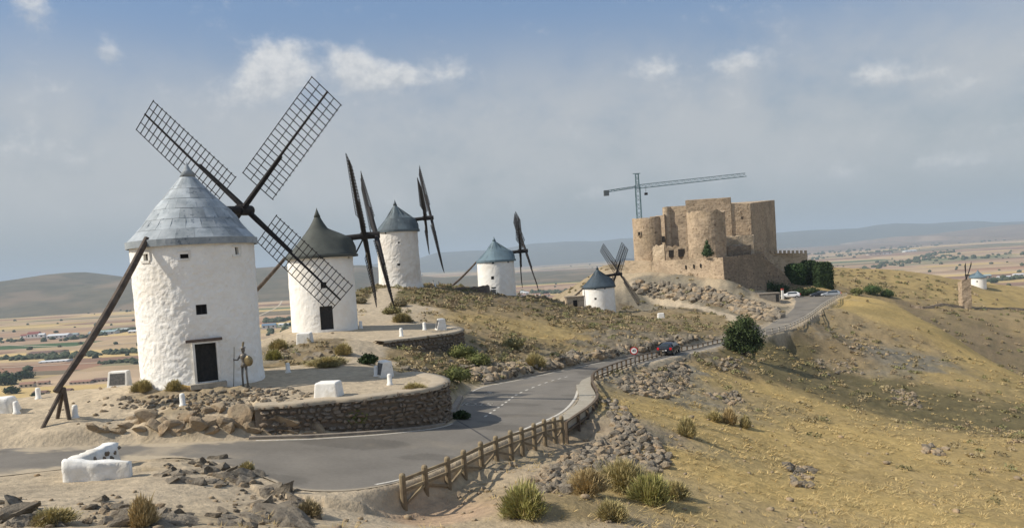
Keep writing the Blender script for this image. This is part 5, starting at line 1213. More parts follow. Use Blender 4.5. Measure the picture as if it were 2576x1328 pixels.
# ================================================================ PEOPLE
skin = mat('skin', (.42,.26,.18), (.40,.25,.17), rough=.6); hair_m = mat('dark_hair', (.03,.022,.018), rough=.7)
def person(base, rz, label, sitting, cloth, trousers, s=1.0):
    root = empty('person', base, rz, label=label, cat='person', group='visitors on the hilltop')
    hip = .92*s if not sitting else .46*s
    jt = {'pelvis':(0,0,hip), 'belly':(0,0,hip+.18*s), 'chest':(0,.01,hip+.38*s), 'neck':(0,0,hip+.56*s), 'head':(0,-.01,hip+.66*s), 'crown':(0,-.01,hip+.80*s)}
    ed = [('pelvis','belly'),('belly','chest'),('chest','neck'),('neck','head'),('head','crown')]; rad = {'pelvis':.155,'belly':.135,'chest':.165,'neck':.055,'head':.095,'crown':.085}
    for k, sx in (('L',-1),('R',1)):
        jt['sh'+k] = (sx*.19*s,0,hip+.50*s); 
        if sitting: jt['el'+k] = (sx*.24*s,-.12*s,hip+.25*s); jt['wr'+k] = (sx*.14*s,-.34*s,hip+.14*s)
        else: jt['el'+k] = (sx*.25*s,.02,hip+.22*s); jt['wr'+k] = (sx*.24*s,-.08*s,hip-.02*s)
        wx, wy, wz = jt['wr'+k]; jt['ha'+k] = (wx, wy-.03, wz-.09*s)
        jt['th'+k] = (sx*.10*s,0,hip-.03)
        if sitting: jt['kn'+k] = (sx*.14*s,-.44*s,hip+.02); jt['an'+k] = (sx*.14*s,-.46*s,.08); 
        else: jt['kn'+k] = (sx*.11*s,-.02*s,.48*s); jt['an'+k] = (sx*.12*s,.02,.08)
        ax, ay, az_ = jt['an'+k]; jt['to'+k] = (ax, ay-.17*s, .04)
        ed += [('chest','sh'+k),('sh'+k,'el'+k),('el'+k,'wr'+k),('wr'+k,'ha'+k),('pelvis','th'+k),('th'+k,'kn'+k),('kn'+k,'an'+k),('an'+k,'to'+k)]
        rad.update({'sh'+k:.075,'el'+k:.05,'wr'+k:.035,'ha'+k:.04,'th'+k:.105,'kn'+k:.07,'an'+k:.045,'to'+k:.04})
        for f in range(5):
            hx, hy, hz__ = jt['ha'+k]; nm = f'f{f}'+k; jt[nm] = (hx+(f-2)*.018, hy-.02-.01*(f % 2), hz__-.07*s+.012*abs(f-2)) if f < 4 else (hx-sx*.045, hy-.03, hz__-.02); ed.append(('ha'+k, nm)); rad[nm] = .010
    names = list(jt); me = bpy.data.meshes.new('body'); me.from_pydata([jt[n] for n in names], [(names.index(a), names.index(b_)) for a, b_ in ed], [])
    o = link('body', me, root); sk = o.modifiers.new('skin', 'SKIN'); o.modifiers.new('sub', 'SUBSURF').render_levels = 1
    for i, n in enumerate(names): v = me.skin_vertices[0].data[i]; v.radius = (rad[n]*s, rad[n]*s); v.use_root = n == 'pelvis'
    dg = bpy.context.evaluated_depsgraph_get(); ev = o.evaluated_get(dg); nm_ = bpy.data.meshes.new_from_object(ev); o.modifiers.clear(); o.data = nm_
    for m_ in (cloth, trousers, skin, hair_m): nm_.materials.append(m_)
    for p_ in nm_.polygons:
        z = p_.center.z; x = abs(p_.center.x); y = p_.center.y; p_.use_smooth = True
        if z > hip+.60*s: p_.material_index = 3 if (y > .0 or z > hip+.76*s) else 2
        elif (x > .10*s and not sitting and z < hip+.05*s and x > .19*s): p_.material_index = 2
        elif z < hip+.02*s or (sitting and z < hip+.12*s and y < -.1 and x > .02): p_.material_index = 1
        else: p_.material_index = 0
    # face
    hz__ = hip+.70*s
    for sx in (-1, 1): MB().lathe([(.008,-.006),(.012,0),(.004,.006)], 6).ob('eye', hair_m, root, (sx*.035*s, -.10*s, hz__+.01), (R(90),0,0)); MB().box((sx*.098*s-.008,-.02,hz__-.03),(sx*.098*s+.008,.015,hz__+.03)).ob('ear', skin, root)
    MB().frustum((0,-.105*s,hz__-.03), (.014,.016), (.006,.004), .04).ob('nose', skin, root); MB().box((-.022,-.102*s,hz__-.052),(.022,-.094*s,hz__-.044)).ob('mouth', tail_r, root)
    return root
blackcl = mat('black_clothes', (.02,.02,.022), (.03,.03,.032)); bluecl = mat('dark_blue_clothes', (.025,.035,.05), (.03,.04,.06)); jeans = mat('dark_trousers', (.03,.035,.045))
p = at(1090, 713); person((p[0]-.0, p[1]+.2, p[2]+.98), R(0), 'person in dark clothes sitting on top of the hilltop plinth', True, blackcl, blackcl)
p = at(1104, 714); person(p, R(20), 'person in dark clothes standing beside the hilltop plinth', False, bluecl, jeans)
# ================================================================ RUINS ON THE FAR SPUR
p = at(2428, 776); zt_ = zat(698, p[0], p[1]); rt2 = empty('ruined_tower', p, 0, label='narrow ruined stone watch tower standing alone on the far spur', cat='ruin')
pts = [(-1.6,-1.2),(1.5,-1.6),(2.4,1.4),(-1.2,1.8)]
save = castle; hh = zt_-p[2]
prism('tower_wall', [np.array(q_)+np.array(p[:2]) for q_ in pts], p[2]-1.5, cst, rt2, np.array(p), 1.0, .25, 31, zts=[zt_-.4, zt_, zt_-.8, zt_-1.6])
pm_ = [at(2290,772), at(2340,774), at(2431,776), at(2500,778), at(2576,780), at(2640,782)]
def rubble_wall(P, h, w, label, m, seed):
    P = catmull(P, 6); root = empty('rubble_wall', P[0], 0, label=label, cat='wall'); V = []; F = []; o = P[0]
    d = np.gradient(P, axis=0); nn = np.c_[-d[:, 1], d[:, 0], 0*d[:, 0]]; nn /= np.linalg.norm(nn, axis=1, keepdims=True)
    for i, q_ in enumerate(P):
        hh_ = h*(.6+.8*vnoise(np.array([i*.7]), np.array([0.3]), seed)[0]); g = gz(q_[0], q_[1])
        for (u, z) in ((-w,-.6),(-w*.6,hh_),(w*.6,hh_*.95),(w,-.6)): V.append((q_[0]+nn[i][0]*u-o[0], q_[1]+nn[i][1]*u-o[1], g+z-o[2]))
    for i in range(len(P)-1):
        for k in range(3): j = i*4+k; F.append((j, j+4, j+5, j+1))
    link('wall_body', mesh('wall_body', V, F, m), root)
rubble_wall(pm_, .75, .5, 'long low ruined stone wall running right from the foot of the watch tower', cst, 5)
# ================================================================ ROCKS
rk_m = mat('limestone', (.36,.285,.19), (.27,.21,.145), scale=2.4, rough=.95, bump=1.0, bscale=5, bdist=.07, c3=(.40,.29,.18), spots=(3.5, .56, .70, (.17,.135,.10)), detail=9, spec=.1, orand=.10)
rk_g = mat('grey_limestone', (.235,.205,.16), (.155,.13,.10), scale=3, rough=.95, bump=1.0, bscale=7, bdist=.06, c3=(.30,.255,.19), spots=(4, .55, .68, (.085,.072,.055)), detail=9, spec=.1, orand=.16)
RKA = [rock_mesh('rock', 200+i, rk_m, 3, 11, (1, .85, .78), .05, cd=(.28, .62)) for i in range(7)]
RKG = [rock_mesh('rock', 300+i, rk_g, 3, 12, (1, .85, .72), .30, cd=(.35, .75)) for i in range(7)]
RKS = [rock_mesh('rock', 400+i, rk_g if i % 2 else rk_m, 1, 7, (1, .8, .65), .12) for i in range(8)]
def outcrop(label, items, meshes, seed):
    big = 1.4 if seed in (3,4,5,6) else 1.1
    rg = random.Random(seed); p0 = at(items[0][0], items[0][1]); root = empty('rock_outcrop', p0, 0, label=label, cat='rocks')
    for (px, py, s) in items:
        s = s*big; h = at(px, py); y = h[1]+s*.30; z = gz(h[0], y)-s*.14
        link('rock', rg.choice(meshes), root, (h[0]-p0[0], y-p0[1], z+s*.12-p0[2]), (rg.uniform(-.2,.2), rg.uniform(-.45,.05), rg.uniform(-.5,.5)+(math.pi if rg.random() < .5 else 0)), (s*rg.uniform(.9,1.3), s*rg.uniform(.7,1), s*rg.uniform(.75,1.05)))
    return root
outcrop('long band of tan boulders below the nearest windmill, beside the road', [(225,1084,.40),(243,1092,.34),(262,1092,.42),(285,1092,.36),(318,1076,.62),(300,1093,.36),(345,1068,.50),(367,1062,.58),(352,1092,.45),(385,1086,.66),(402,1094,.45),(420,1084,.55),(447,1090,.50),(436,1096,.35),
   (465,1062,.55),(488,1084,.60),(470,1096,.34),(520,1082,.80),(500,1060,.5),(539,1096,.42),(553,1074,.66),(512,1042,.42),(553,1036,.45),(575,1092,.5),(600,1076,.86),(611,1046,.5),(630,1092,.50),(639,1078,.62),(644,1046,.45),(664,1062,.55),(664,1094,.42),(708,1086,.95),(690,1060,.4),(735,1092,.45),(764,1056,.5),
   (797,1090,.80),(770,1094,.4),(830,1096,.35),(800,1056,.45),(840,1070,.4),(585,1045,.38),(480,1042,.35),(410,1064,.4),(330,1056,.35)], RKA, 1)
outcrop('scattered low rocks on the bare ground in front of the nearest windmill door', [(430,1003,.22),(372,1000,.2),(455,1010,.2),(350,1012,.2),(555,1000,.25),(585,995,.2),(612,998,.28),(635,1003,.2),(655,995,.25),(690,990,.22),(700,1000,.2),(720,1004,.24),(742,985,.18),(540,1012,.3),(625,1018,.25),(600,1023,.25),(300,1008,.22),(280,1022,.2),(262,1036,.2),(670,1012,.2),(497,1020,.25),(380,1028,.22),(760,990,.16)], RKG+RKA, 2)
outcrop('jagged grey-brown outcrop on the near side of the road, closest to the asphalt', [(432,1150,.25),(455,1148,.28),(478,1146,.3),(505,1142,.3),(523,1150,.38),(540,1160,.36),(495,1163,.25),(420,1190,.24),(440,1195,.3),(470,1192,.28),(500,1190,.34),(527,1188,.38),(550,1182,.4),(575,1192,.42),(600,1200,.4),(622,1196,.3),(640,1200,.26),
   (430,1215,.26),(460,1212,.34),(490,1220,.34),(520,1215,.28),(545,1218,.25),(590,1215,.35),(617,1222,.36),(560,1205,.3),(405,1198,.2)], RKG, 3)
outcrop('large dark boulders at the lower edge, between road and gravel patch', [(690,1236,.42),(712,1246,.46),(672,1244,.28),(735,1262,.38),(720,1272,.3),(640,1276,.42),(662,1286,.55),(690,1300,.62),(715,1318,.58),(740,1326,.4),(618,1300,.3),(640,1315,.34),(560,1290,.2),(575,1310,.3),(590,1322,.28),(745,1290,.3),(765,1298,.24),(790,1305,.2),(560,1322,.3),(530,1300,.2)], RKG, 4)
outcrop('foreground rocks around the dry grass tuft at the lower left', [(248,1262,.2),(262,1272,.2),(243,1280,.15),(300,1284,.3),(325,1288,.36),(345,1282,.25),(290,1303,.3),(318,1310,.38),(345,1308,.3),(395,1302,.36),(420,1310,.4),(440,1322,.42),(402,1325,.35),(460,1300,.22),(270,1318,.25),(480,1322,.25),(300,1325,.3)], RKG, 5)
outcrop('low grey rock hump in the lower left corner', [(20,1290,.5),(52,1284,.42),(75,1302,.36),(10,1312,.5),(45,1318,.4),(85,1322,.3),(120,1312,.2),(140,1325,.22)], RKG, 6)
outcrop('grey bedrock knob between the first and second windmill', [(770,905,.5),(800,898,.6),(825,888,.5),(790,915,.4),(835,900,.4),(750,895,.4),(812,912,.35),(860,915,.3),(720,905,.35),(845,878,.35)], RKG, 7)
outcrop('dark rocks at the foot of the slope behind the near terrace', [(1020,930,.5),(1040,934,.4),(1060,936,.55),(1085,938,.4),(1160,930,.6),(1185,925,.5),(1200,950,.5),(1140,915,.5),(1105,952,.4)], RKG, 8)
# stones lying on the crest of the road embankment and the loose rubble of its face
def in_poly(P, x, y):
    c = False; n = len(P)
    for i in range(n):
        ax, ay = P[i]; bx, by = P[(i+1) % n]
        if (ay > y) != (by > y) and x < (bx-ax)*(y-ay)/(by-ay)+ax: c = not c
    return c
BANK = [(1505,1005),(1545,1000),(1600,1060),(1650,1110),(1692,1160),(1660,1190),(1590,1195),(1540,1215),(1440,1240),(1350,1240),(1335,1215),(1400,1165),(1470,1125),(1550,1085),(1530,1040)]
BANK2 = [(1545,965),(1600,940),(1650,925),(1720,905),(1735,930),(1720,985),(1680,1000),(1640,1002),(1580,990)]
SC_ = [([(1760,990),(1850,985),(1880,1010),(1830,1020)],60), ([(1800,905),(1870,900),(1860,930),(1800,935)],50), ([(2040,905),(2150,900),(2180,940),(2080,950)],90), ([(2230,970),(2300,990),(2320,1030),(2250,1010)],70), ([(2100,840),(2200,850),(2250,900),(2150,890)],80), ([(1980,1170),(2050,1180),(2040,1230),(1990,1220)],60), ([(2330,1120),(2380,1130),(2370,1150),(2320,1140)],30)]
def rubble(label, polys, n, smin_, smax, seed, singles):
    rg = random.Random(seed); L = []
    for P in polys:
        xs = [p[0] for p in P]; ys = [p[1] for p in P]; k = 0
        while k < n//len(polys):
            x, y = rg.uniform(min(xs), max(xs)), rg.uniform(min(ys), max(ys))
            if in_poly(P, x, y):
                k += 1; h = at(x, y); s = smin_+(smax-smin_)*rg.random()**2.2; L.append((s/h[1], h, s, rg.randrange(8), rg.uniform(0, 6.3), rg.uniform(-.5,.5)))
    L.sort(key=lambda t: -t[0]); p0 = L[0][1]; root = empty('rubble_bank', p0, 0, label=label, cat='rubble'); rest = MB()
    for i, (_, h, s, k, a, t) in enumerate(L):
        sc = (s*1.1, s*.9, s)
        if i < singles: link('rock', RKS[k], root, h-p0+[0,0,s*.15], (t, t*.7, a), sc)
        else:
            mt = Matrix.Translation(tuple(h-p0+[0,0,s*.1])) @ Matrix.Rotation(a, 4, 'Z') @ Matrix.Rotation(t, 4, 'X') @ Matrix.Diagonal((*sc, 1))
            rest.add([mt @ v.co for v in RKS[k].vertices], [tuple(p.vertices) for p in RKS[k].polygons])
    if rest.v: tagp(rest.ob('rock', rk_g, root), kind='stuff')
rubble('steep bank of loose grey rubble under the outer edge of the road bend', [BANK], 1300, .10, .42, 3, 300)
rubble('tongues of broken stone spilling down the slope below the far fence', [BANK2], 520, .14, .5, 4, 150)
for i, (P, n) in enumerate(SC_): rubble(['patch of broken rock on the yellow slope right of the rubble bank','patch of broken rock under the tree on the slope','grey rock patch in the dark hollow on the right','rock patch at the shaded gully on the far right','grey stone patch on the slope below the guard fence','small stone patch low on the golden slope','small stone patch on the golden slope at far right'][i], [P], n, .15, .5, 20+i, 60)
CH = [[(1600,705),(1700,715),(1790,725),(1860,745),(1900,775),(1860,780),(1760,760),(1640,750),(1590,730)], [(1840,752),(1905,765),(1955,780),(1965,800),(1930,808),(1880,795),(1830,778)]]
rubble('weathered grey bedrock blocks covering the slope under the castle walls', CH, 700, .35, 1.5, 40, 200)
rubble('dark broken rock face of the cut bank beside the far stretch of road', [[(1180,935),(1300,915),(1430,892),(1560,872),(1700,850),(1790,838),(1790,850),(1700,868),(1560,892),(1430,918),(1300,945),(1200,965)]], 500, .2, .8, 41, 200)
rubble('pale broken limestone strewn over the ground before the nearest windmill', [[(300,1000),(480,992),(690,972),(800,985),(760,1010),(640,1020),(560,1032),(430,1030),(300,1030)]], 420, .05, .24, 42, 150)
FGP = [([(410,1140),(560,1130),(650,1195),(640,1225),(520,1228),(410,1210)],150,'broken stones filling the roadside outcrop on the near side of the road'), ([(200,1268),(450,1268),(480,1327),(200,1327)],120,'broken stones among the foreground rocks at the lower left'), ([(600,1230),(760,1230),(800,1327),(560,1327)],120,'broken stones around the large dark boulders at the lower edge'), ([(0,1265),(100,1270),(130,1327),(0,1327)],50,'broken stones on the rock hump in the lower left corner')]
for i, (P, n, lb) in enumerate(FGP): rubble(lb, [P], n, .04, .24, 60+i, 100)
# ================================================================ VEGETATION
def leafmat(name, c1, c2):
    return mat(name, c1, c2, scale=1.4, rough=.8, spec=.15, detail=4)
lf_dark = leafmat('dark_leaves', (.028,.048,.020), (.050,.078,.030)); lf_green = leafmat('green_leaves', (.12,.135,.045), (.19,.19,.07)); lf_olive = leafmat('olive_leaves', (.18,.165,.075), (.27,.235,.11))
lf_dry = leafmat('dry_grass', (.34,.255,.12), (.25,.185,.085)); lf_grey = leafmat('grey_scrub', (.20,.17,.10), (.28,.235,.14)); bark = mat('bark', (.09,.07,.05), (.13,.10,.07), scale=4, bump=.6, bscale=9)
def leaves(C0, rad, n, size, seed, shell=.55, lean=0.0):
    """n leaf-sized quads through ellipsoids C0=[(cx,cy,cz,rx,ry,rz)]"""
    rs_ = np.random.RandomState(seed); vol = np.array([c[3]*c[4]*c[5] for c in C0])**.7; idx = rs_.choice(len(C0), n, p=vol/vol.sum()); C0 = np.array(C0)[idx]
    d = rs_.normal(size=(n, 3)); d /= np.linalg.norm(d, axis=1, keepdims=True); r = (shell+(1-shell)*rs_.rand(n))**.8*(1+.12*rs_.randn(n)); P = C0[:, :3]+d*C0[:, 3:]*r[:, None]
    s = size*(.6+.8*rs_.rand(n))[:, None]; a = rs_.normal(size=(n, 3)); a /= np.linalg.norm(a, axis=1, keepdims=True); b_ = np.cross(a, rs_.normal(size=(n, 3))); b_ /= np.linalg.norm(b_, axis=1, keepdims=True)
    V = np.stack([P-a*s*.5, P+b_*s*.32, P+a*s*.6, P-b_*s*.32], 1).reshape(-1, 3); F = np.arange(4*n).reshape(n, 4); return V, F
def core(C0, k, m, parent, seed, name='inner_foliage'):
    mb = MB()
    for i, c in enumerate(C0):
        bm = bmesh.new(); bmesh.ops.create_icosphere(bm, subdivisions=2, radius=1); P = np.array([v.co[:] for v in bm.verts]); P = P*(1+.18*fbm(P[:, 0]*1.8+i*3+seed, P[:, 1]*1.8+P[:, 2]*1.5, 3, seed)[:, None])
        mb.add([(c[0]+p[0]*c[3]*k, c[1]+p[1]*c[4]*k, c[2]+p[2]*c[5]*k) for p in P], [tuple(v.index for v in f.verts) for f in bm.faces]); bm.free()
    return mb.ob(name, m, parent)
def tree(name, label, base, C0, n, size, m, trunk, seed, cat='tree', k=.62, shell=.5, group=None):
    root = empty(name, base, 0, label=label, cat=cat, group=group)
    V, F = leaves(C0, 1, n, size, seed, shell); link('crown' if cat == 'tree' else 'foliage', npmesh('crown', V, F, m), root)
    if k: core(C0, k, m, root, seed)
    if trunk:
        t = MB(); (r, h) = trunk; rg = random.Random(seed)
        t.tube([(0,0,-.4),(r*.3,0,h*.5),(0,r*.2,h)], [r*1.2, r, r*.8], 8)
        for c in C0[:5]: t.tube([(0,0,h*.7), (c[0]*.5, c[1]*.5, (h+c[2])/2), (c[0], c[1], c[2])], [r*.6, r*.4, r*.15], 6)
        t.ob('trunk', bark, root)
    return root
def grass(name, label, base, w, h, n, m, seed, cat='plant', up=.55, wid=.03, group=None):
    """rounded feathery clump: many short, thin, bent stems filling a dome"""
    rs_ = np.random.RandomState(seed); n = int(n*4.5); a = rs_.uniform(0, 6.28, n); el_ = np.arccos(rs_.uniform(.05, 1, n)**.8); R0 = (.55+.45*rs_.rand(n)**.5)*(1+.18*rs_.randn(n))
    lump = 1+.22*np.sin(a*3+seed)+.15*np.sin(a*5+seed*2)
    T = np.c_[np.cos(a)*np.sin(el_)*w*.55*R0*lump, np.sin(a)*np.sin(el_)*w*.55*R0*lump, np.cos(el_)*h*R0]
    kf = rs_.uniform(.45, .9, n); B = T*np.c_[kf, kf, kf*.9]+rs_.normal(size=(n, 3))*w*.03; B[:, 2] = np.maximum(B[:, 2]-.03, -.03)
    t = rs_.uniform(0, 6.28, n); o = np.c_[np.cos(t), np.sin(t), 0*t]*wid*.7*(.4+.6*rs_.rand(n))[:, None]
    Mid = B*.45+T*.55+np.c_[0*t, 0*t, np.linalg.norm(T-B, axis=1)*.12]
    V = np.stack([B-o*.5, B+o*.5, Mid+o, T, Mid-o], 1).reshape(-1, 3); i = np.arange(n)*5
    F = np.concatenate([np.c_[i, i+1, i+2], np.c_[i, i+2, i+4], np.c_[i+4, i+2, i+3]])
    base_c = {'green_leaves':(.33,.32,.11),'olive_leaves':(.42,.36,.17),'dry_grass':(.48,.37,.19),'grey_scrub':(.27,.225,.135)}[m.name]
    dry = np.array([.46,.36,.19]); mixf = (rs_.rand(n)**3)[:, None]*.8; c = (np.array(base_c)*(1-mixf)+dry*mixf)*(.7+.6*rs_.rand(n))[:, None]
    o_ = link(name, npmesh(name, V, F, tuftm, False, np.repeat(c, 5, 0)), None, base); tagp(o_, label, cat, group); return o_
tuftm = mat('tuft_leaves', (.9,.9,.9), (1.1,1.1,1.1), scale=2, rough=.85, attr='col', spec=.1)
# the tree by the road and the shrubs
tb = hit(1872, 893, 90); tree('tree', 'dark green bushy tree beside the road fence in the middle distance', tb, [(0,0,2.9,2.2,2.0,1.6),(.5,-.2,1.0,1.9,1.5,.9),(-.9,0,1.0,1.3,1.2,.9),(-1.2,.2,2.4,1.5,1.3,1.3),(1.2,0,2.2,1.6,1.4,1.2),(.3,0,4.0,1.4,1.3,1.1),(-.6,-.3,3.4,1.5,1.2,1.2),(1.7,.2,1.5,1.1,1,.8),(-1.7,0,1.6,1.0,1,.8)], 5600, .26, leafmat('tree_leaves', (.045,.065,.026), (.08,.105,.04)), (.2,1.4), 1, k=.5, shell=.3)
for i, (px, py, rr_, lb, m_) in enumerate([(2155,742,1.9,'left, lower green bush of the clump at the top of the golden ridge',lf_green),(2196,742,3.1,'tallest green bush of the clump at the top of the golden ridge',lf_dark),(2232,748,2.2,'right-hand green bush of the clump at the top of the golden ridge',lf_dark)]):
    b_ = at(px, py); tree('bush', lb, b_, [(0,0,rr_*.62,rr_,rr_*.8,rr_*.7),(rr_*.5,0,rr_*.5,rr_*.7,rr_*.6,rr_*.5),(-rr_*.5,0,rr_*.6,rr_*.7,rr_*.6,rr_*.55)], 1500, .32, lf_green if i == 0 else leafmat('bush_leaves', (.05,.085,.028), (.09,.125,.04)), None, 5+i, 'bush')
def mass(label, cx, d, pw, pyt, pyb, m, seed, n=3600, parts=None):
    a = D(cx, pyb, d); top = zat(pyt, a[0], a[1]); h = top-a[2]; w = pw/FPX*d/2; rs_ = np.random.RandomState(seed); root = empty('ivy_mass', a, 0, label=label, cat='ivy')
    def boxish(P, k): # squared-off dome
        q = P/(np.abs(P)**5).sum(1, keepdims=True)**.2; q = q*(1+.10*fbm(P[:, 0]*3+seed, P[:, 1]*3+P[:, 2]*4, 3, seed)[:, None]); return np.c_[q[:, 0]*w*k, q[:, 1]*w*.8*k, h*.5+q[:, 2]*h*.5*(k*.5+.5)-.3]
    P = rs_.normal(size=(n, 3)); P /= np.linalg.norm(P, axis=1, keepdims=True); Q = boxish(P, 1.0)+rs_.normal(size=(n, 3))*.12
    s1 = rs_.normal(size=(n, 3)); s1 /= np.linalg.norm(s1, axis=1, keepdims=True); s2 = np.cross(s1, rs_.normal(size=(n, 3))); s2 /= np.linalg.norm(s2, axis=1, keepdims=True); L = .20*(.5+rs_.rand(n))[:, None]
    V = np.stack([Q-s1*L, Q+s2*L*.7, Q+s1*L, Q-s2*L*.7], 1).reshape(-1, 3); link('foliage', npmesh('foliage', V, np.arange(4*n).reshape(n, 4), m), root)
    bm = bmesh.new(); bmesh.ops.create_icosphere(bm, subdivisions=4, radius=1); C1 = boxish(np.array([v.co[:] for v in bm.verts]), .93); fs = [tuple(v.index for v in f.verts) for f in bm.faces]; bm.free()
    link('inner_foliage', mesh('inner_foliage', C1, fs, m), root); return root
mass('tall square-topped dark ivy mass at the right end of the castle greenery', 2073, 183, 42, 658, 745, lf_dark, 31)
mass('rounded dark green mass against the crenellated wall, left part of the castle greenery', 2003, 187, 46, 663, 722, leafmat('ivy_green', (.030,.062,.022), (.058,.095,.032)), 32)
mass('middle dark green mass of the castle greenery, between the rounded and the square one', 2038, 188, 40, 655, 735, lf_dark, 33)
for i, (px, py, r_2, lb) in enumerate([(2010,745,1.6,'low bush in front of the castle greenery beside the white car'),(2040,742,1.5,'low bush under the middle of the castle greenery'),(1890,718,1.7,'dark shrub in the shade at the foot of the castle wall, leftmost of three'),(1925,730,1.9,'dark shrub in the shade at the foot of the castle wall, middle of three'),(1958,735,1.8,'dark shrub in the shade at the foot of the castle wall, rightmost of three')]):
    b_ = at(px, py); tree('shrub', lb, b_, [(0,0,r_2*.5,r_2*1.2,r_2,r_2*.8),(r_2*.8,0,r_2*.4,r_2*.8,r_2*.7,r_2*.6)], 900, .26, lf_dark, None, 40+i, 'shrub')
cb2 = D(1780, 648, 166.5); zc_ = zat(603, cb2[0], cb2[1])-cb2[2]
tree('cypress', 'small dark conical cypress in front of the round castle tower', cb2-np.array([0,0,.6]), [(0,0,.9+zc_*.14,1.5,1.3,zc_*.2),(0,0,.6+zc_*.40,1.15,1.1,zc_*.2),(0,0,.6+zc_*.62,.8,.8,zc_*.18),(0,0,.6+zc_*.84,.42,.4,zc_*.16)], 900, .26, lf_dark, None, 50, k=.75)
SH = [ # px, py(base), width m, height m, material, kind, label
 (886,1084,1.15,1.25,lf_green,'t','yellow-green shrub growing against the shaded terrace wall'),
 (1320,1302,1.3,.9,lf_green,'g','large feathery yellow-green bush right of the near fence'),
 (1640,1268,1.35,.95,lf_green,'g','large green feathery bush below the rubble bank'),
 (1570,1235,1.6,1.0,lf_olive,'g','pale olive bush left of the green one below the rubble bank'),
 (1480,1245,1.2,.8,lf_dry,'g','straw-coloured bush at the foot of the rubble bank'),
 (1700,1255,.9,.6,lf_olive,'g','dry bush right of the large green one below the rubble bank'),
 (1540,1310,.9,.55,lf_olive,'g','low greyish bush near the lower edge'),
 (1730,1100,.9,1.0,lf_olive,'g','upright olive tuft alone on the golden slope, nearest of the four'),
 (1838,1068,.9,1.0,lf_dry,'g','upright straw tuft on the golden slope, second from the right of the row'),
 (1800,1060,.9,.6,lf_olive,'g','low tuft on the golden slope left of the straw one'),
 (1877,1078,.6,.8,lf_olive,'g','small upright tuft on the golden slope, rightmost of the row'),
 (925,918,.9,.75,lf_dark,'t','round dark bush beside the path behind the near terrace'),
 (862,892,1.1,.7,lf_olive,'g','olive grass clump on the grey knob between the mills'),
 (688,905,1.0,.6,lf_green,'g','green clump just right of the nearest windmill wall'),
 (700,880,1.2,.7,lf_olive,'g','olive clump behind the nearest windmill on the right'),
 (820,922,2.0,.5,lf_olive,'g','wide low green-yellow clump behind the near terrace path'),
 (985,792,1.7,1.0,lf_olive,'t','bush at the right side of the dirt track below the third windmill, nearest'),
 (1002,772,1.6,.9,lf_grey,'t','bush at the right side of the dirt track, a little higher up'),
 (1010,810,1.7,.8,lf_olive,'g','pale bush behind the second terrace at the track edge'),
 (905,765,1.2,.8,lf_grey,'t','bush on the left side of the dirt track'),
 (1160,905,1.9,1.3,lf_green,'t','green bush on the slope above the road bend, uppermost of three'),
 (1200,925,1.8,1.2,lf_green,'t','green bush on the slope above the road bend, right of three'),
 (1145,965,1.7,1.2,lf_green,'t','green bush on the slope beside the terrace corner, lowest of three'),
 (1290,880,1.8,1.2,lf_olive,'t','olive bush at the top of the cut bank above the road'),
 (1345,925,1.7,1.1,lf_olive,'g','pale bush at the foot of the cut bank beside the road'),
 (1160,1058,.7,.5,lf_dark,'t','dark bush at the foot of the terrace corner'),
 (355,985,.9,.5,lf_olive,'g','green grass clump at the left foot of the nearest windmill'),
 (437,984,.7,.5,lf_olive,'g','green grass clump left of the yellow sacking at the windmill foot'),
 (352,1325,.55,.62,lf_dry,'g','tall dry straw tuft among the foreground rocks'),
 (120,1320,.9,.3,lf_olive,'g','low yellow-green clump in the lower left corner'),
 (1040,985,1.1,.35,lf_olive,'g','thin green growth on the near terrace close to its wall'),
 (775,1300,.7,.4,lf_grey,'g','dry clump right of the large dark boulders'),
 (620,1190,.5,.35,lf_olive,'g','small dry clump on the roadside outcrop'),
 (125,985,1.0,.5,lf_olive,'g','green clump behind the tail pole end at the drop')]
for i, (px, py, w_, h_, m_, kd, lb) in enumerate(SH):
    b_ = at(px, py)
    if kd == 'g': grass('bush' if h_ > .7 else 'grass_clump', lb, (b_[0], b_[1]+w_*.2, b_[2]), w_, h_, int(900+900*w_), m_, 600+i, 'bush' if h_ > .7 else 'grass clump', wid=.014+.00022*b_[1]*1.5, up=.6)
    else: tree('bush', lb, (b_[0], b_[1]+w_*.3, b_[2]), [(0,0,h_*.5,w_*.5,w_*.45,h_*.5),(w_*.3,0,h_*.4,w_*.4,w_*.35,h_*.4),(-w_*.3,0,h_*.35,w_*.4,w_*.35,h_*.38)], 1100, .10+.0009*b_[1], m_, None, 600+i, 'bush', k=.7)
# scrub and dry grass nobody could count
def scatter(N, rmin, rmax, amin, amax, dens, seed):
    rs_ = np.random.RandomState(seed); r = np.sqrt(rs_.uniform(rmin**2, rmax**2, N)) if rmax/rmin < 4 else rmin*(rmax/rmin)**(rs_.rand(N)**.75); a = rs_.uniform(R(amin), R(amax), N)
    x = r*np.sin(a); y = r*np.cos(a); _, am = zones(x, y)
    L_, R_2 = RLs[::3], RRs[::3]; e = -sdist(np.vstack([L_[:, :2], R_2[::-1, :2]]), x, y); hd = sdist(HILL, x, y); t1 = sdist(POLY1, x, y); t2 = sdist(POLY2, x, y); k = (e > .6) & (hd > -12) & (t1 < -.3) & (t2 < -.3)
    for pts, hw in PATHS: pd, _ = ldist(catmull([D(*p) for p in pts], 4), x, y); k &= pd > hw*1.1
    for m_, rad_ in ((b1,4),(b2,4),(b3,4),(b4,4),(b5,4)): k &= np.hypot(x-m_[0], y-m_[1]) > rad_
    w = dens(am, x, y); k &= rs_.rand(N) < w; x, y = x[k], y[k]; return x, y, gzv(x, y), am[k], rs_
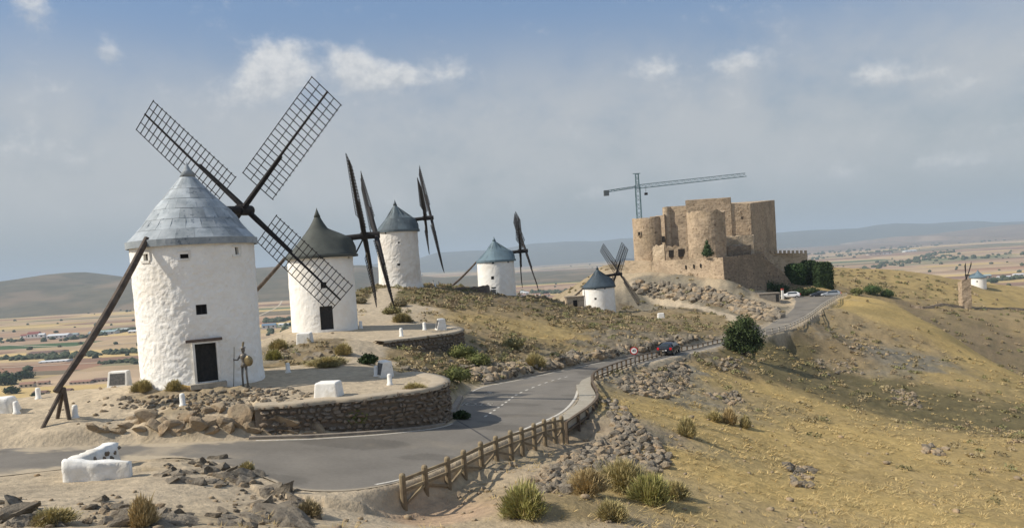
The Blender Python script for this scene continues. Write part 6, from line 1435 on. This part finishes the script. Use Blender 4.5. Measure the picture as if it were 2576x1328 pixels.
def tufts(name, x, y, z, h, w, nb, m, rs_, cols, blade=.02, spiky=False):
    n = len(x); N = n*nb; X = np.repeat(x, nb); Y = np.repeat(y, nb); Zz = np.repeat(z, nb); H = np.repeat(h, nb); Wd = np.repeat(w, nb); D_ = np.hypot(X, Y)
    a = rs_.uniform(0, 6.28, N); u = rs_.rand(N)**.5; zz = np.sqrt(np.clip(1-u*u, 0, 1))*(.35+.65*rs_.rand(N))
    P = np.c_[X+np.cos(a)*u*Wd*.5, Y+np.sin(a)*u*Wd*.5, Zz+zz*H*.9]
    if spiky:
        B = np.c_[X+np.cos(a)*u*Wd*.3, Y+np.sin(a)*u*Wd*.3, Zz-.03]; T = np.c_[X+np.cos(a)*u*Wd*.75, Y+np.sin(a)*u*Wd*.75, Zz+H*(.35+.65*rs_.rand(N))*(1-.5*u)]
        t = rs_.uniform(0, 3.14, N); o = np.c_[np.cos(t), np.sin(t), 0*t]*(blade*D_*(.6+.8*rs_.rand(N)))[:, None]; V = np.stack([B-o, B+o, T], 1)
    else:
        s1 = rs_.normal(size=(N, 3)); s1 /= np.linalg.norm(s1, axis=1, keepdims=True); s2 = np.cross(s1, rs_.normal(size=(N, 3))); s2 /= np.linalg.norm(s2, axis=1, keepdims=True); L = (Wd*.085+blade*D_)[:, None]*(.6+.8*rs_.rand(N))[:, None]
        V = np.stack([P-s1*L, P+s2*L*.7, P+s1*L-s2*L*.3], 1)
    V = V.reshape(-1, 3); F = np.arange(3*N).reshape(N, 3); c = np.repeat(np.repeat(cols, nb, 0)*(.8+.4*rs_.rand(N))[:, None], 3, 0)
    return tagp(link(name, npmesh(name, V, F, m, False, c)), kind='stuff')
pal_s = np.array([(.27,.22,.125),(.33,.27,.15),(.20,.18,.09),(.38,.30,.175),(.24,.23,.11),(.32,.25,.16)])
pal_g = np.array([(.47,.35,.155),(.43,.32,.145),(.39,.29,.135),(.50,.38,.18),(.34,.27,.125)])
x, y, z, am, rs_ = scatter(52000, 42, 380, -17, 46, lambda am, x, y: np.clip((am[:, 1]**1.5)*.75*(1-.6*am[:, 2])*(.35+sstep(fbm(x/5, y/5, 4, 61), -.15, .35)), 0, 1)*np.where(np.hypot(x, y) > 200, .8, 1), 1)
tufts('scrub', x, y, z, rs_.uniform(.15,.5,len(x))*(1+np.hypot(x, y)/400), rs_.uniform(.3,1.1,len(x))*(1+np.hypot(x, y)/350), 40, tuftm, rs_, pal_s[rs_.randint(0, 6, len(x))], .0006)
x, y, z, am, rs_ = scatter(34000, 17, 150, -22, 46, lambda am, x, y: np.clip(am[:, 2]*.60*(.25+sstep(fbm(x/4, y/3, 4, 63), -.2, .4)), 0, 1), 2)
tufts('dry_grass', x, y, z, rs_.uniform(.05,.20,len(x))*(1+np.hypot(x, y)/200), rs_.uniform(.3,1.0,len(x))*(1+np.hypot(x, y)/200), 14, tuftm, rs_, pal_g[rs_.randint(0, 5, len(x))], .0006, True)
x, y, z, am, rs_ = scatter(9000, 17, 90, -34, 40, lambda am, x, y: np.clip(.10+am[:, 0]*.5*(1-am[:, 2]*.5), 0, 1)*sstep(fbm(x/3, y/3, 3, 65), -.3, .4), 3)
mb_v = []; mb_f = []; base_v = [np.array([v.co[:] for v in m_.vertices]) for m_ in [rock_mesh('pebble', 500+i, rk_m, 1, 6, (1,.8,.6), .1) for i in range(3)]]
base_f = [np.array([p.vertices[:] for p in bpy.data.meshes[n].polygons]) for n in ('pebble','pebble.001','pebble.002')]; o = 0
for i in range(len(x)):
    k = i % 3; s = rs_.uniform(.03, .11)*(1 if rs_.rand() < .85 else 2.0)*(1+math.hypot(x[i], y[i])/90); a = rs_.uniform(0, 6.28); c, sn = math.cos(a), math.sin(a); v = base_v[k]*s; mb_v.append(np.c_[v[:, 0]*c-v[:, 1]*sn+x[i], v[:, 0]*sn+v[:, 1]*c+y[i], v[:, 2]+z[i]+s*.2]); mb_f.append(base_f[k]+o); o += len(v)
tagp(link('loose_stones', npmesh('loose_stones', np.concatenate(mb_v), np.concatenate(mb_f), rk_m)), kind='stuff')
# ================================================================ FAR BUILDINGS AND TREES ON THE PLAIN
fw1 = mat('far_white', (.62,.60,.56)); fw2 = mat('far_cream', (.48,.42,.34)); fr1 = mat('far_red_roof', (.22,.07,.06)); fr2 = mat('far_tile_roof', (.30,.17,.12)); fr3 = mat('far_green_roof', (.30,.38,.38)); fr4 = mat('far_white_roof', (.60,.62,.63)); fr5 = mat('far_brown_roof', (.16,.10,.08)); fr6 = mat('far_blue_roof', (.12,.20,.28))
def far_house(px, py, pw, ph, wm, rm, label, rz=0.0, group=None, deep=.5):
    p = PG(px, py); d = p[1]; w = pw*d/FPX; h = max(ph*d/FPX, 3); r = empty('farm_building', p, rz, label=label, cat='building', group=group); dp = w*deep; e = h*.65
    MB().box((-w/2,0,-1),(w/2,dp,e)).ob('wall', wm, r)
    MB().add([(-w/2-.4,-.4,e),(w/2+.4,-.4,e),(w/2+.4,dp+.4,e),(-w/2-.4,dp+.4,e),(-w/2-.4,dp/2,h),(w/2+.4,dp/2,h)], [(0,1,5,4),(2,3,4,5),(0,4,3),(1,2,5),(0,3,2,1)]).ob('roof', rm, r)
    n = max(1, min(5, int(pw/9)))
    for k in range(n):
        x_ = -w/2+w*(k+.5)/n; MB().box((x_-w*.12/n-.4,-.15,e*.35),(x_+w*.12/n+.4,.05,e*.8)).ob('window', darkin, r)
far = [(62,850,26,9,fw1,fr1,'white villa with dark red roof on the plain behind the tail pole, lower wing'),(82,850,30,15,fw1,fr1,'tallest white villa with dark red roof on the plain at far left'),(104,849,16,11,fw1,fr4,'white block right of the red-roofed villa on the plain'),
 (143,851,52,11,fw1,fr4,'long white hall right of the red-roofed villa on the plain'),(181,846,26,8,fw1,fr3,'grey-green shed behind the tail pole on the plain'),(255,842,64,10,fw1,fr3,'long pale green hall left of the nearest windmill on the plain'),(308,832,38,6,fw1,fr4,'white roof just left of the nearest windmill on the plain'),(338,838,34,8,fw2,fr4,'pale shed touching the left side of the nearest windmill'),
 (108,892,84,8,fw2,fr5,'long brown-roofed farm shed on the plain at left'),(132,912,70,5,fw1,fr4,'long low white roof on the plain below the brown shed'),
 (66,975,34,14,fw2,fr2,'tile-roofed house below the hill left of the tail pole'),(108,968,26,10,fw2,fr2,'small tile-roofed house left of the tail pole, upper one'),(98,995,36,12,fw2,fr5,'brown-roofed house just left of the tail pole end'),(160,990,34,12,fw2,fr5,'brown-roofed house just right of the tail pole end'),(200,966,52,9,fw2,fr2,'row of tile-roofed sheds below the hill left of the plinth'),(255,960,40,9,fw2,fr5,'brown-roofed shed below the hill behind the plinth'),
 (676,826,34,12,fw1,fr6,'blue-grey hall between the first and second windmills'),(712,820,26,7,fw1,fr4,'white-roofed hall beside the left edge of the second windmill'),
 (2203,642,34,6,fw2,fr5,'farm with dark roofs on the plain right of the castle greenery, left part'),(2232,640,22,7,fw1,fr5,'farm with dark roofs on the plain right of the castle greenery, right part'),(2292,634,30,5,fw1,fr4,'white roof alone on the plain, right of the farm'),(1990,668,14,5,fw2,fr2,'small house just above the castle greenery'),
 (2484,700,24,10,fw2,fr3,'grey-green shed behind the tiny far windmill'),(2530,700,30,6,fw1,fr4,'white sheds at the right edge, left row'),(2565,694,24,6,fw1,fr4,'white sheds at the right edge, right row'),(2500,728,22,6,fw1,fr1,'small red-roofed house below the tiny far windmill')]
for i, f in enumerate(far): far_house(*f, rz=R((i*37) % 17-8))
rg = random.Random(4)
for k in range(26):
    px = rg.uniform(1312, 1450); py = 742+(px-1310)*.08+rg.uniform(-4, 24); far_house(px, py, rg.uniform(7, 15), rg.uniform(5, 8), fw1 if k % 3 else fw2, fr4 if k % 2 else fr2, 'small pale house of the cluster on the plain between the fourth and fifth windmills', R(rg.uniform(-40, 40)), 'houses of the far cluster')
for k in range(14):
    px = rg.uniform(1345, 1420); py = rg.uniform(692, 697); far_house(px, py, rg.uniform(4, 8), 3, fw1, fr4, 'tiny white house of the distant hamlet right of the fourth windmill', 0, 'houses of the distant hamlet')
ftree = mat('far_tree_leaves', (.045,.060,.032), (.075,.085,.045), scale=.2, rough=1)
def blobs(name, pts, kind='stuff', label=None):
    Vv = []; Ff = []; o = 0; bm = bmesh.new(); bmesh.ops.create_icosphere(bm, subdivisions=1, radius=1); P0 = np.array([v.co[:] for v in bm.verts]); F0 = np.array([[v.index for v in f.verts] for f in bm.faces]); bm.free()
    for i, (p, s) in enumerate(pts):
        P = P0*(1+.35*nr.rand(len(P0), 1)-.15)*np.array([s*nr.uniform(.8,1.4), s, s*nr.uniform(.6,1.0)])+np.array([p[0], p[1], p[2]+s*.45]); Vv.append(P); Ff.append(F0+o); o += len(P)
    return tagp(link(name, npmesh(name, np.concatenate(Vv), np.concatenate(Ff), ftree)), kind=kind)
pts = []
def row(x0, y0, x1, y1, n, s0, s1, j=2.0):
    for k in range(n):
        t = rg.random(); p = PG(x0+(x1-x0)*t, y0+(y1-y0)*t+rg.uniform(-j, j)); pts.append((p, rg.uniform(s0, s1)))
row(20,904,360,884,150,2.5,5,3.5); row(0,862,60,856,22,3,5); row(120,903,200,898,40,3,5,3); row(150,858,360,826,60,3,6,2); row(250,915,350,908,40,2,4,2.5); row(0,905,120,900,30,3,5,2); row(665,812,735,804,40,4,8,3); row(665,840,735,822,16,3,6,8)
row(1320,770,1460,772,40,3,7,4); row(1060,724,1200,716,25,4,7,2); row(1310,738,1460,735,60,4,8,3); row(2100,690,2420,640,60,5,9,3); row(2180,640,2250,634,60,5,9,4); row(2300,650,2400,632,60,5,9,3); row(2480,708,2576,700,60,3,6,2); row(2200,665,2576,640,50,5,9,4); row(1960,660,2300,625,60,6,10,3); row(2000,642,2576,600,80,8,14,3)
for k in range(260):
    px = rg.choice([rg.uniform(0, 360), rg.uniform(1060, 1590), rg.uniform(1960, 2576)]); h_ = 654-.0629*(px-1288); p = PG(px, h_+14+rg.random()**1.6*190); pts.append((p, rg.uniform(2, 5)*(1+p[1]/6000)))
blobs('tree_clumps', pts)
for i, (px, py, s, lb) in enumerate([(12,968,13,'big dark green tree clump at the left edge below the hill'),(62,952,9,'round dark tree on the plain right of the left-edge clump'),(30,990,7,'green tree in front of the houses at the left edge'),(93,1000,5,'small green tree left of the tail pole end'),(2500,712,7,'dark tree right of the tiny far windmill')]):
    p = PG(px, py); tree('tree', lb, p, [(0,0,s*.6,s,s*.8,s*.6),(s*.7,0,s*.45,s*.7,s*.6,s*.45),(-s*.6,0,s*.5,s*.7,s*.6,s*.45)], 700, s*.22, lf_dark, (s*.06, s*.3), 900+i)
